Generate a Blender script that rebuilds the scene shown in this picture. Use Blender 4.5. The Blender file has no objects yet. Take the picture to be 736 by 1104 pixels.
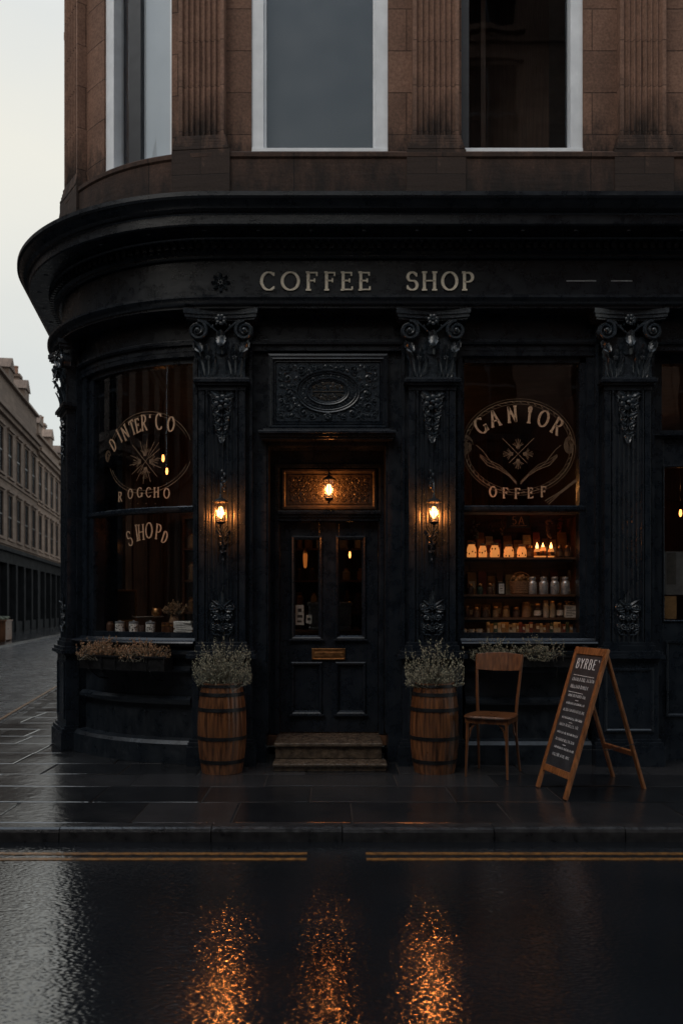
import bpy, bmesh, math, random
from math import sin, cos, pi, radians as R, sqrt, atan2
from mathutils import Matrix, Vector
C = bpy.context.scene.collection
S = bpy.context.scene
# ------------------------------------------------------------------ camera, sky, sun, exposure
CY = -8.75; EYE = 1.6; FPX = 930.0; CX = 354.0; HY = 655.0
cd = bpy.data.cameras.new('camera'); cam = bpy.data.objects.new('camera', cd); C.objects.link(cam)
cam.location = (0, CY, EYE); cam.rotation_euler = (R(90), 0, 0)
cd.sensor_fit = 'VERTICAL'; cd.sensor_height = 36; cd.lens = 36*FPX/1104
cd.shift_x = (368-CX)/1104; cd.shift_y = (HY-552)/1104
cd.clip_end = 1000; cd.clip_start = .05
cd.dof.use_dof = True; cd.dof.focus_distance = 8.6; cd.dof.aperture_fstop = 2.0
S.camera = cam
S.view_settings.view_transform = 'Standard'; S.view_settings.look = 'None'
S.view_settings.exposure = 0; S.view_settings.gamma = 1
W = bpy.data.worlds.new('World'); S.world = W; W.use_nodes = True
wn = W.node_tree.nodes; wl = W.node_tree.links; wn.clear()
sky = wn.new('ShaderNodeTexSky'); sky.sky_type = 'NISHITA'; sky.sun_disc = False
sky.sun_elevation = R(50); sky.sun_rotation = R(215); sky.dust_density = 3; sky.air_density = 1.0
bg1 = wn.new('ShaderNodeBackground'); bg1.inputs[1].default_value = .05
wl.new(sky.outputs[0], bg1.inputs[0])
tc = wn.new('ShaderNodeTexCoord'); sp = wn.new('ShaderNodeSeparateXYZ'); wl.new(tc.outputs['Generated'], sp.inputs[0])
no = wn.new('ShaderNodeTexNoise'); no.inputs['Scale'].default_value = 2.2; no.inputs['Detail'].default_value = 5
mp = wn.new('ShaderNodeMapping'); mp.inputs['Scale'].default_value = (1, 1, 3); wl.new(tc.outputs['Generated'], mp.inputs[0]); wl.new(mp.outputs[0], no.inputs[0])
ad = wn.new('ShaderNodeMath'); ad.operation = 'MULTIPLY_ADD'; wl.new(no.outputs[0], ad.inputs[0]); ad.inputs[1].default_value = .22; wl.new(sp.outputs[2], ad.inputs[2])
cr = wn.new('ShaderNodeValToRGB'); wl.new(ad.outputs[0], cr.inputs[0])
cr.color_ramp.elements[0].position = .08; cr.color_ramp.elements[0].color = (.50, .53, .52, 1)
cr.color_ramp.elements[1].position = .55; cr.color_ramp.elements[1].color = (.95, .90, .74, 1)
e_ = cr.color_ramp.elements.new(.95); e_.color = (.60, .70, .80, 1)
bg2 = wn.new('ShaderNodeBackground'); wl.new(cr.outputs[0], bg2.inputs[0])
mrz = wn.new('ShaderNodeMapRange'); wl.new(sp.outputs[2], mrz.inputs[0])      # an overcast sky is brightest overhead
for k_, v_ in ((1, .55), (2, .98), (3, .84), (4, 1.75)): mrz.inputs[k_].default_value = v_
wl.new(mrz.outputs[0], bg2.inputs[1])
asd = wn.new('ShaderNodeAddShader'); wl.new(bg1.outputs[0], asd.inputs[0]); wl.new(bg2.outputs[0], asd.inputs[1])
wo = wn.new('ShaderNodeOutputWorld'); wl.new(asd.outputs[0], wo.inputs[0])
sd = bpy.data.lights.new('sun', 'SUN'); so = bpy.data.objects.new('sun', sd); C.objects.link(so)
sd.energy = .5; sd.angle = R(25); sd.color = (1, .96, .9)
so.rotation_euler = (R(40), 0, R(-35))   # veiled sun high over the opposite roofs, from the left
# ------------------------------------------------------------------ materials
def mat(name): 
    m = bpy.data.materials.new(name); m.use_nodes = True
    return m, m.node_tree.nodes, m.node_tree.links, m.node_tree.nodes['Principled BSDF']
def noise(n, l, scale, detail=4, coord='Object', vec=None, rough=.55, stretch=None):
    t = n.new('ShaderNodeTexNoise'); t.inputs['Scale'].default_value = scale; t.inputs['Detail'].default_value = detail
    t.inputs['Roughness'].default_value = rough
    if vec is None:
        c = n.new('ShaderNodeTexCoord'); vec = c.outputs[coord]
    if stretch:
        mm = n.new('ShaderNodeMapping'); mm.inputs['Scale'].default_value = stretch; l.new(vec, mm.inputs[0]); vec = mm.outputs[0]
    l.new(vec, t.inputs['Vector']); return t.outputs[0]
def ramp(n, l, src, stops):
    r = n.new('ShaderNodeValToRGB'); l.new(src, r.inputs[0]); e = r.color_ramp.elements
    e[0].position = stops[0][0]; e[0].color = (*stops[0][1], 1); e[1].position = stops[-1][0]; e[1].color = (*stops[-1][1], 1)
    for p, c in stops[1:-1]:
        x = e.new(p); x.color = (*c, 1)
    return r.outputs[0]
def g3(v): return (v, v, v)
def bump(n, l, src, b, strength=.3, dist=.01, prev=None):
    k = n.new('ShaderNodeBump'); k.inputs['Strength'].default_value = strength; k.inputs['Distance'].default_value = dist
    l.new(src, k.inputs['Height'])
    if prev: l.new(prev, k.inputs['Normal'])
    if b: l.new(k.outputs[0], b.inputs['Normal'])
    return k.outputs[0]
def simple(name, c0, c1, rough=(.4, .6), scale=8, bs=.2, bd=.004, metal=0, stretch=None, bscale=None, spec=.5, coord='Object'):
    m, n, l, b = mat(name)
    a = noise(n, l, scale, 5, stretch=stretch, coord=coord)
    l.new(ramp(n, l, a, [(.3, c0), (.7, c1)]), b.inputs['Base Color'])
    l.new(ramp(n, l, noise(n, l, scale*2.3, 4, coord=coord), [(.3, g3(rough[0])), (.7, g3(rough[1]))]), b.inputs['Roughness'])
    b.inputs['Metallic'].default_value = metal; b.inputs['Specular IOR Level'].default_value = spec
    bump(n, l, noise(n, l, bscale or scale*5, 4, stretch=stretch, coord=coord), b, bs, bd)
    return m
def painted(name, c0, c1, rough, dust=.5):
    m, n, l, b = mat(name)
    base = ramp(n, l, noise(n, l, 3.5, 5), [(.3, c0), (.7, c1)])
    st = noise(n, l, 2.2, 6, stretch=(9, 9, .55), rough=.7); sp_ = noise(n, l, 26, 5, rough=.75)
    mm = n.new('ShaderNodeMath'); mm.operation = 'MULTIPLY'; l.new(st, mm.inputs[0]); l.new(sp_, mm.inputs[1])
    k = n.new('ShaderNodeMapRange'); l.new(mm.outputs[0], k.inputs[0]); k.inputs[1].default_value = .27; k.inputs[2].default_value = .46; k.inputs[3].default_value = 0; k.inputs[4].default_value = dust
    mx = n.new('ShaderNodeMix'); mx.data_type = 'RGBA'; l.new(k.outputs[0], mx.inputs[0]); l.new(base, mx.inputs[6]); mx.inputs[7].default_value = (.030, .034, .038, 1)
    l.new(mx.outputs[2], b.inputs['Base Color'])
    l.new(ramp(n, l, noise(n, l, 7, 6, rough=.7), [(.3, g3(rough[0])), (.7, g3(rough[1]))]), b.inputs['Roughness']); b.inputs['Specular IOR Level'].default_value = .42
    p = bump(n, l, noise(n, l, 60, 4), None, .25, .003); bump(n, l, noise(n, l, 5, 5, stretch=(1, 1, 4)), b, .18, .006, p)
    return m
M = {}
M['paint'] = painted('black_paint', (.0042, .0066, .0102), (.0085, .0122, .0175), (.16, .44))
M['paint_old'] = painted('weathered_black_paint', (.0042, .0066, .0098), (.010, .0138, .0185), (.2, .55), .8)
M['carved'] = simple('carved_black_paint', (.008, .012, .016), (.028, .036, .045), (.14, .32), 30, .5, .003, bscale=90)
M['bronzed'] = simple('bronzed_carving', (.03, .028, .025), (.075, .062, .048), (.25, .45), 30, .5, .003, bscale=90, metal=.3)
M['iron'] = simple('black_iron', (.008, .008, .009), (.02, .02, .021), (.3, .55), 14, .3, .002, metal=.5)
M['brass'] = simple('old_brass', (.35, .17, .07), (.55, .30, .12), (.25, .5), 14, .2, .001, metal=1)
M['white'] = simple('white_sash_paint', (.66, .68, .70), (.82, .84, .86), (.35, .5), 5, .25, .003)
M['grey_sash'] = simple('dark_sash_paint', (.012, .013, .016), (.022, .024, .028), (.35, .5), 5, .25, .003)
M['blind'] = simple('grey_blind', (.006, .013, .024), (.009, .018, .031), (.6, .8), 1.2, .1, .002)
M['pale_blind'] = simple('pale_blind', (.42, .48, .54), (.50, .56, .62), (.6, .8), 1.2, .1, .002)  # pale blue that paints a sky reflection into the split upper window
M['curtain'] = simple('brown_curtain', (.035, .02, .014), (.07, .04, .028), (.7, .9), 3, .4, .01, stretch=(12, 12, .5))  # paints a brown reflection in the split window; also lines dark rooms
M['letter'] = simple('cream_gilt', (.66, .58, .46), (.88, .80, .66), (.35, .5), 40, .3, .001)
M['gilt'] = simple('worn_gilding', (.34, .20, .12), (.62, .42, .27), (.35, .55), 60, .3, .0005, metal=.35)
M['gilt_dim'] = simple('faded_gilding', (.09, .055, .035), (.26, .17, .10), (.4, .6), 50, .3, .0005, metal=.3)
M['chalk'] = simple('chalk', (.38, .38, .38), (.80, .80, .78), (.8, .9), 90, .3, .0005)
M['board'] = simple('blackboard', (.008, .011, .014), (.022, .026, .03), (.45, .65), 6, .1, .001)
M['plaster'] = simple('dark_room_plaster', (.035, .022, .014), (.075, .045, .028), (.7, .9), 3, .2, .003)
M['slate'] = simple('wet_slate', (.02, .022, .026), (.055, .06, .068), (.3, .5), 2.5, .3, .01, stretch=(1, 1, 6))
M['terracotta'] = simple('clay_pot', (.16, .07, .04), (.26, .13, .08), (.6, .8), 6, .3, .003)
M['tin'] = simple('grey_tin', (.30, .33, .36), (.52, .55, .58), (.25, .45), 20, .3, .001, metal=.7)
M['label'] = simple('paper_label', (.28, .27, .25), (.52, .50, .46), (.7, .9), 45, .2, .0005)
M['enamel'] = simple('white_enamel', (.62, .61, .58), (.82, .81, .78), (.3, .5), 30, .2, .0005)
M['far_pane'] = simple('dark_far_pane', (.004, .004, .005), (.010, .010, .011), (.7, .9), 2, .1, .004, spec=.02)
M['far_shop'] = simple('dark_far_shopfront', (.006, .007, .008), (.016, .017, .019), (.6, .8), 1, .1, .004, spec=.06)
M['poster'] = simple('dull_poster', (.05, .052, .055), (.10, .10, .105), (.7, .9), 9, .1, .001)
M['ink'] = simple('printed_ink', (.02, .02, .02), (.05, .045, .04), (.6, .8), 20, .1, .0005)
M['ceramic'] = simple('glazed_ceramic', (.28, .24, .2), (.42, .37, .31), (.15, .3), 10, .1, .001)
M['wicker'] = simple('wicker', (.10, .05, .022), (.22, .12, .055), (.5, .7), 60, .8, .004)
M['coffee'] = simple('coffee_beans', (.02, .010, .006), (.07, .03, .015), (.35, .5), 90, 1, .006)
M['soil'] = simple('soil', (.012, .008, .006), (.03, .02, .014), (.8, .95), 40, 1, .01)
for k, c in dict(red=(.12, .028, .02), green=(.03, .05, .035), blue=(.03, .04, .06), cream=(.30, .25, .18), brown=(.09, .045, .025), ochre=(.20, .11, .04)).items():
    M['book_'+k] = simple('book_cloth_'+k, tuple(v*.7 for v in c), tuple(v*1.2 for v in c), (.5, .7), 25, .3, .001)
def foliage(name, c0, c1):
    m, n, l, b = mat(name)
    i = n.new('ShaderNodeObjectInfo'); g = n.new('ShaderNodeNewGeometry')
    l.new(ramp(n, l, g.outputs['Random Per Island'], [(0, c0), (1, c1)]), b.inputs['Base Color'])
    b.inputs['Roughness'].default_value = .55
    return m
M['leaf'] = foliage('sage_leaf', (.045, .055, .035), (.12, .13, .085))
M['bud'] = foliage('pale_bud', (.16, .15, .10), (.36, .33, .23))
M['stem'] = foliage('dry_stem', (.05, .045, .03), (.11, .095, .06))
M['rust'] = foliage('rust_flower', (.11, .06, .03), (.36, .22, .12))
def woodmat(name, c0, c1, rough=(.3, .5), axis=(14, 14, .9)):
    m, n, l, b = mat(name)
    a = noise(n, l, 3, 6, stretch=axis); d = noise(n, l, 2.2, 3)
    mx = n.new('ShaderNodeMath'); mx.operation = 'MULTIPLY_ADD'; l.new(a, mx.inputs[0]); mx.inputs[1].default_value = .8
    mm = n.new('ShaderNodeMath'); mm.operation = 'MULTIPLY'; l.new(d, mm.inputs[0]); mm.inputs[1].default_value = .2; l.new(mm.outputs[0], mx.inputs[2])
    l.new(ramp(n, l, mx.outputs[0], [(.34, c0), (.5, tuple((p+q)/2 for p, q in zip(c0, c1))), (.64, c1)]), b.inputs['Base Color'])
    l.new(ramp(n, l, d, [(.3, g3(rough[0])), (.7, g3(rough[1]))]), b.inputs['Roughness'])
    bump(n, l, a, b, .5, .003)
    return m
M['barrel'] = woodmat('wet_barrel_oak', (.022, .009, .005), (.165, .062, .022), (.25, .5))
M['chair'] = woodmat('chair_beech', (.05, .018, .007), (.15, .056, .02), (.25, .4))
M['frame'] = woodmat('board_frame_wood', (.10, .036, .012), (.28, .11, .038), (.25, .45))
M['shelf'] = woodmat('shelf_oak', (.035, .017, .008), (.12, .055, .025), (.35, .6), (1, 12, 12))
M['panel'] = woodmat('room_panelling', (.03, .014, .007), (.10, .045, .02), (.4, .6))
def stone(name, c0, c1, soot=None, bw=.95, bh=.43, mortar=.006, dark=(.012, .010, .009)):
    m, n, l, b = mat(name)
    uv = n.new('ShaderNodeUVMap'); bt = n.new('ShaderNodeTexBrick'); l.new(uv.outputs[0], bt.inputs['Vector'])
    bt.inputs['Scale'].default_value = 1; bt.inputs['Brick Width'].default_value = bw; bt.inputs['Row Height'].default_value = bh
    bt.inputs['Mortar Size'].default_value = mortar; bt.inputs['Mortar Smooth'].default_value = .3
    bt.inputs['Color1'].default_value = (.35, .35, .35, 1); bt.inputs['Color2'].default_value = (.75, .75, .75, 1); bt.inputs['Mortar'].default_value = (0, 0, 0, 1)
    a = noise(n, l, 2.6, 8, rough=.65); f = noise(n, l, 38, 4); bed = noise(n, l, 3.0, 4, stretch=(1, 1, 8))
    mx = n.new('ShaderNodeMix'); mx.data_type = 'FLOAT'; mx.inputs[0].default_value = .5; l.new(a, mx.inputs[2])
    sep = n.new('ShaderNodeRGBToBW'); l.new(bt.outputs['Color'], sep.inputs[0]); l.new(sep.outputs[0], mx.inputs[3])
    col = ramp(n, l, mx.outputs[0], [(.2, c0), (.75, c1)])
    d1 = n.new('ShaderNodeMix'); d1.data_type = 'RGBA'; d1.blend_type = 'MULTIPLY'; d1.inputs[0].default_value = .75
    l.new(col, d1.inputs[6]); l.new(ramp(n, l, f, [(.3, g3(.55)), (.7, g3(1.15))]), d1.inputs[7]); col = d1.outputs[2]
    if soot is not None:   # soot crust that has built up on and above the ledge
        g = n.new('ShaderNodeTexCoord'); s = n.new('ShaderNodeSeparateXYZ'); l.new(g.outputs['Object'], s.inputs[0])
        k = n.new('ShaderNodeMath'); k.operation = 'MULTIPLY_ADD'; l.new(noise(n, l, 3.4, 8, stretch=(1.6, 1.6, .6), rough=.7), k.inputs[0]); k.inputs[1].default_value = 1.7; l.new(s.outputs[2], k.inputs[2])
        mr = n.new('ShaderNodeMapRange'); l.new(k.outputs[0], mr.inputs[0]); mr.inputs[1].default_value = soot[0]+.85; mr.inputs[2].default_value = soot[1]+.85; mr.inputs[3].default_value = .90; mr.inputs[4].default_value = 0
        d2 = n.new('ShaderNodeMix'); d2.data_type = 'RGBA'; l.new(mr.outputs[0], d2.inputs[0]); l.new(col, d2.inputs[6]); d2.inputs[7].default_value = (*dark, 1); col = d2.outputs[2]
    l.new(col, b.inputs['Base Color']); b.inputs['Roughness'].default_value = .8; b.inputs['Specular IOR Level'].default_value = .25
    p = bump(n, l, bt.outputs['Fac'], None, .9, -.006) if mortar else None
    p = bump(n, l, bed, None, .35, .01, p)
    bump(n, l, f, b, .5, .004, p)
    return m
M['stone'] = stone('brown_sandstone', (.07, .038, .026), (.29, .16, .108), (6.15, 6.62))
M['stone_pil'] = stone('fluted_sandstone', (.10, .055, .038), (.38, .215, .148), (6.25, 6.95), bw=3, bh=.46)
M['stone_base'] = stone('sooty_base_stone', (.018, .012, .010), (.16, .085, .056), (5.75, 6.7), dark=(.008, .007, .0065), bw=1.5, bh=.9)
M['far_stone'] = stone('pale_sandstone', (.075, .054, .043), (.30, .215, .165), bw=1.2, bh=.4)
M['far_stone_b'] = stone('buff_sandstone', (.055, .038, .030), (.21, .15, .115), bw=1.2, bh=.4)
M['step'] = simple('worn_step_stone', (.022, .016, .012), (.11, .078, .052), (.15, .4), 14, .8, .006, bscale=70)
def glass(name, tint=.92, boost=1.0, wav=.08):
    m, n, l, b = mat(name); n.remove(b); out = n['Material Output']
    t = n.new('ShaderNodeBsdfTransparent'); t.inputs[0].default_value = (tint, tint*.99, tint*.97, 1)
    gl = n.new('ShaderNodeBsdfGlossy'); gl.inputs['Roughness'].default_value = .015; gl.inputs[0].default_value = (.74, .87, 1, 1)
    fr = n.new('ShaderNodeFresnel'); ge = n.new('ShaderNodeNewGeometry'); io = n.new('ShaderNodeMapRange')
    l.new(ge.outputs['Backfacing'], io.inputs[0]); io.inputs[3].default_value = 1.52; io.inputs[4].default_value = 1/1.52; l.new(io.outputs[0], fr.inputs[0])
    ml = n.new('ShaderNodeMath'); ml.operation = 'MULTIPLY'; ml.inputs[1].default_value = boost*1.25; ml.use_clamp = True; l.new(fr.outputs[0], ml.inputs[0])
    k = bump(n, l, noise(n, l, 2.4, 2, stretch=(1, 1, .5)), None, wav, .02); l.new(k, gl.inputs['Normal'])
    mx = n.new('ShaderNodeMixShader'); l.new(ml.outputs[0], mx.inputs[0]); l.new(t.outputs[0], mx.inputs[1]); l.new(gl.outputs[0], mx.inputs[2]); l.new(mx.outputs[0], out.inputs[0])
    return m
M['glass'] = glass('old_sash_glass')
M['shop_glass'] = glass('old_shop_glass', .88, 1.5, .12)
M['lantern_glass'] = glass('lantern_glass', .95, .8, .02)
M['jar_glass'] = glass('jar_glass', .9, 1, .02)
M['dark_glass'] = simple('dark_reflecting_glass', (.006, .006, .007), (.012, .012, .013), (.10, .2), 2, .1, .004, bscale=2, spec=.18)
def emit(name, c, s):
    m, n, l, b = mat(name); b.inputs['Base Color'].default_value = (*c, 1)
    b.inputs['Emission Color'].default_value = (*c, 1); b.inputs['Emission Strength'].default_value = s; return m
def clear_bulb(name, c, s):
    m, n, l, b = mat(name); n.remove(b); e = n.new('ShaderNodeEmission'); e.inputs[0].default_value = (*c, 1); e.inputs[1].default_value = s
    t = n.new('ShaderNodeBsdfTransparent'); x = n.new('ShaderNodeAddShader'); l.new(e.outputs[0], x.inputs[0]); l.new(t.outputs[0], x.inputs[1]); l.new(x.outputs[0], n['Material Output'].inputs[0]); return m
M['bulb'] = clear_bulb('lit_lantern_bulb', (1, .46, .13), 5)
M['bulb_dim'] = emit('lit_room_bulb', (1, .36, .09), 5)
M['jar_glow'] = emit('candle_lit_jar', (1, .36, .09), .62)
M['jar_glow2'] = emit('bright_candle_jar', (1, .42, .12), 7.0)
M['far_lamp'] = emit('far_window_light', (1, .45, .15), 3)
# ground materials
def slabs():
    m, n, l, b = mat('wet_flagstone')
    at = n.new('ShaderNodeAttribute'); at.attribute_name = 'rnd'
    a = noise(n, l, 3.1, 7, rough=.65); f = noise(n, l, 55, 3)
    mx = n.new('ShaderNodeMix'); mx.data_type = 'FLOAT'; mx.inputs[0].default_value = .5; l.new(a, mx.inputs[2]); l.new(at.outputs['Fac'], mx.inputs[3])
    l.new(ramp(n, l, mx.outputs[0], [(.25, (.007, .0075, .0085)), (.75, (.026, .025, .0255))]), b.inputs['Base Color'])
    pud = noise(n, l, .9, 4)
    l.new(ramp(n, l, pud, [(.40, g3(.10)), (.60, g3(.26))]), b.inputs['Roughness'])
    p = bump(n, l, noise(n, l, 9, 5), None, .40, .012)
    bump(n, l, f, b, .28, .004, p)
    b.inputs['IOR'].default_value = 2.0
    return m
M['slab'] = slabs()
M['kerb'] = simple('wet_granite_kerb', (.009, .009, .010), (.034, .033, .033), (.10, .26), 12, .4, .006, bscale=40)
def asphalt():
    m, n, l, b = mat('wet_asphalt')
    a = noise(n, l, .8, 5)
    l.new(ramp(n, l, a, [(.3, (.005, .006, .007)), (.7, (.010, .011, .013))]), b.inputs['Base Color'])
    l.new(ramp(n, l, noise(n, l, 1.7, 3), [(.35, g3(.08)), (.65, g3(.13))]), b.inputs['Roughness'])
    c = n.new('ShaderNodeTexCoord'); v = n.new('ShaderNodeTexVoronoi'); v.inputs['Scale'].default_value = 84
    wm = n.new('ShaderNodeMapping'); wm.inputs['Scale'].default_value = (.42, 1, 1); l.new(c.outputs['Object'], wm.inputs[0]); l.new(wm.outputs[0], v.inputs['Vector'])   # tyre-worn along the road
    v.feature = 'SMOOTH_F1'
    p = bump(n, l, v.outputs['Distance'], None, .55, -.0036)
    p = bump(n, l, noise(n, l, 44, 1, stretch=(.42, 1, 1)), None, .28, .004, p)
    b.inputs['IOR'].default_value = 2.0
    bump(n, l, noise(n, l, 2.0, 2), b, .10, .015, p)
    return m
M['asphalt'] = asphalt()
def setts():
    m, n, l, b = mat('wet_setts')
    uv = n.new('ShaderNodeUVMap'); bt = n.new('ShaderNodeTexBrick'); l.new(uv.outputs[0], bt.inputs['Vector'])
    bt.inputs['Scale'].default_value = 1; bt.inputs['Brick Width'].default_value = .24; bt.inputs['Row Height'].default_value = .13; bt.inputs['Mortar Size'].default_value = .014; bt.inputs['Mortar Smooth'].default_value = 1
    bt.inputs['Color1'].default_value = (.03, .031, .034, 1); bt.inputs['Color2'].default_value = (.07, .07, .072, 1); bt.inputs['Mortar'].default_value = (.01, .01, .01, 1)
    l.new(bt.outputs['Color'], b.inputs['Base Color'])
    l.new(ramp(n, l, noise(n, l, 3, 4), [(.3, g3(.18)), (.7, g3(.34))]), b.inputs['Roughness'])
    p = bump(n, l, bt.outputs['Fac'], None, 1, -.02); bump(n, l, noise(n, l, 9, 4), b, .6, .02, p)
    return m
M['setts'] = setts()
M['yellow'] = simple('worn_yellow_paint', (.03, .018, .008), (.26, .115, .028), (.25, .45), 22, .4, .003, bscale=60)
# ------------------------------------------------------------------ mesh builder
class MB:
    def __init__(s): s.v = []; s.f = []; s.uv = {}; s.T = None
    def V(s, p):
        p = Vector(p)
        if s.T is not None: p = s.T @ p
        s.v.append(p); return len(s.v)-1
    def F(s, idx, uv=None):
        if uv: s.uv[len(s.f)] = uv
        s.f.append(tuple(idx))
    def box(s, x0, x1, y0, y1, z0, z1):
        i = [s.V((x, y, z)) for z in (z0, z1) for y in (y0, y1) for x in (x0, x1)]
        for q in ((0,2,3,1),(4,5,7,6),(0,1,5,4),(2,6,7,3),(0,4,6,2),(1,3,7,5)): s.F([i[k] for k in q])
        return s
    def prism(s, poly, a, b, axis='z'):
        def pt(u, v, w): return {'z': (u, v, w), 'y': (u, w, v), 'x': (w, u, v)}[axis]
        A = [s.V(pt(u, v, a)) for u, v in poly]; B = [s.V(pt(u, v, b)) for u, v in poly]; n = len(poly)
        s.F(A[::-1]); s.F(B)
        for k in range(n): s.F((A[k], A[(k+1) % n], B[(k+1) % n], B[k]))
        return s
    def tube(s, pts, r, n=6, cap=True):
        pts = [Vector(p) for p in pts]; rs = r if isinstance(r, (list, tuple)) else [r]*len(pts)
        up = None; rings = []
        for i, p in enumerate(pts):
            t = (pts[min(i+1, len(pts)-1)]-pts[max(i-1, 0)])
            if t.length < 1e-9: t = Vector((0, 0, 1))
            t.normalize()
            if up is None:
                a = Vector((0, 0, 1)) if abs(t.z) < .9 else Vector((1, 0, 0)); up = a
            u = up-t*up.dot(t)
            if u.length < 1e-6: u = Vector((1, 0, 0))-t*t.x
            u.normalize(); w = t.cross(u); up = u
            rings.append([s.V(p+(u*cos(2*pi*k/n)+w*sin(2*pi*k/n))*rs[i]) for k in range(n)])
        for a, b in zip(rings, rings[1:]):
            for k in range(n): s.F((a[k], a[(k+1) % n], b[(k+1) % n], b[k]))
        if cap: s.F(rings[0][::-1]); s.F(rings[-1])
        return s
    def lathe(s, prof, c=(0, 0, 0), n=24, rfun=None, cap=True):
        rings = []
        for r, z in prof:
            rings.append([s.V((c[0]+cos(2*pi*k/n)*r*(rfun(k, n) if rfun else 1), c[1]+sin(2*pi*k/n)*r*(rfun(k, n) if rfun else 1), c[2]+z)) for k in range(n)])
        for a, b in zip(rings, rings[1:]):
            for k in range(n): s.F((a[k], a[(k+1) % n], b[(k+1) % n], b[k]))
        if cap: s.F(rings[0][::-1]); s.F(rings[-1])
        return s
    def blob(s, c, rx, ry, rz, n=8, m=5):
        rings = []
        top = s.V((c[0], c[1], c[2]+rz)); bot = s.V((c[0], c[1], c[2]-rz))
        for j in range(1, m):
            a = pi*j/m
            rings.append([s.V((c[0]+rx*sin(a)*cos(2*pi*k/n), c[1]+ry*sin(a)*sin(2*pi*k/n), c[2]+rz*cos(a))) for k in range(n)])
        for k in range(n): s.F((top, rings[0][k], rings[0][(k+1) % n])); s.F((bot, rings[-1][(k+1) % n], rings[-1][k]))
        for a, b in zip(rings, rings[1:]):
            for k in range(n): s.F((a[k], b[k], b[(k+1) % n], a[(k+1) % n]))
        return s
    def ring(s, x0, x1, z0, z1, prof, closed=True):
        """mitred picture frame in the xz plane; prof = (inset, y)"""
        loops = [[s.V((x0+i, y, z0+i)), s.V((x1-i, y, z0+i)), s.V((x1-i, y, z1-i)), s.V((x0+i, y, z1-i))] for i, y in prof]
        L = list(zip(loops, loops[1:]))
        if closed: L.append((loops[-1], loops[0]))
        for a, b in L:
            for k in range(4): s.F((a[k], a[(k+1) % 4], b[(k+1) % 4], b[k]))
        return s
    def sweep(s, prof, st, closed=True):
        """prof = (offset outwards, z); st = stations along the plan path"""
        rings = [[s.V(pt(q, o, z)) for o, z in prof] for q in st]; n = len(prof)
        per = [0]
        for k in range(n): a, b = prof[k], prof[(k+1) % n]; per.append(per[-1]+sqrt((a[0]-b[0])**2+(a[1]-b[1])**2))
        for i in range(len(st)-1):
            for k in range(n if closed else n-1):
                a, b = rings[i], rings[i+1]; k2 = (k+1) % n
                vert = abs(prof[k][1]-prof[k2][1]) >= abs(prof[k][0]-prof[k2][0])
                uk, uk2 = (prof[k][1], prof[k2][1]) if vert else (per[k], per[k+1])
                s.F((a[k], b[k], b[k2], a[k2]), [(st[i], uk), (st[i+1], uk), (st[i+1], uk2), (st[i], uk2)])
        if closed: s.F(rings[0][::-1]); s.F(rings[-1])
        return s
    def fbox(s, s0, s1, o0, o1, z0, z1): return s.sweep([(o0, z0), (o1, z0), (o1, z1), (o0, z1)], stations(s0, s1))
    def leaf(s, c, h, w, out=.05, lobes=4, droop=0, rot=0, n=10, th=.006):
        """an acanthus-like leaf standing on c, facing -y, bowed outwards"""
        rows = []
        for i in range(n+1):
            t = i/n; ww = w*.5*(sin(pi*(t*.86+.10)))**.7*(.72+.28*abs(sin(lobes*pi*t)))
            row = []
            for u in (-1, -.55, 0, .55, 1):
                yy = -out*(t**2.2)-.35*w*(1-u*u)*.35+(.012 if abs(u) == .55 else 0)
                x, z = u*ww, h*(t-droop*max(0, t-.75)*1.8)
                row.append(s.V((c[0]+x*cos(rot)-z*sin(rot), c[1]+yy, c[2]+x*sin(rot)+z*cos(rot))))
            rows.append(row)
        for a, b in zip(rows, rows[1:]):
            for k in range(4): s.F((a[k], a[k+1], b[k+1], b[k]))
        return s
    def spiral(s, c, r, turns=1.6, a0=0, d=1, tr=.006, flat=.6, n=18, sides=5):
        pts = []; rs = []
        for i in range(n+1):
            t = i/n; rr = r*(1-t*.86); a = a0+d*turns*2*pi*t
            pts.append((c[0]+rr*cos(a), c[1]-tr*flat*(.3+t), c[2]+rr*sin(a))); rs.append(tr*(1-.45*t))
        s.tube(pts, rs, sides); s.blob((pts[-1][0], c[1]-tr*.8, pts[-1][2]), tr*1.3, tr, tr*1.3, 6, 4); return s
    def ribbon(s, pts, w, y=0, th=.002, f=None, closed=False, contrast=.35):
        """flat stroke in the xz plane (or through f) of varying width"""
        n = len(pts)
        if n < 2: return s
        L = []
        for i, p in enumerate(pts):
            a = pts[i-1] if i else (pts[-2] if closed else p); b = pts[i+1] if i < n-1 else (pts[1] if closed else p)
            dx, dz = b[0]-a[0], b[1]-a[1]; q = sqrt(dx*dx+dz*dz) or 1; dx /= q; dz /= q
            ww = w*.5*((1-contrast)+contrast*abs(dz)); L.append(((p[0]-dz*ww, p[1]+dx*ww), (p[0]+dz*ww, p[1]-dx*ww)))
        f = f or (lambda u, z, o: (u, y+o, z))
        A = [[s.V(f(q[0], q[1], o)) for q in pr for o in (0, -th)] for pr in L]
        for a, b in zip(A, A[1:]):
            s.F((a[0], b[0], b[1], a[1])); s.F((a[2], a[3], b[3], b[2])); s.F((a[1], b[1], b[3], a[3])); s.F((a[0], a[2], b[2], b[0]))
        s.F((A[0][0], A[0][1], A[0][3], A[0][2])); s.F((A[-1][0], A[-1][2], A[-1][3], A[-1][1])); return s
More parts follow.
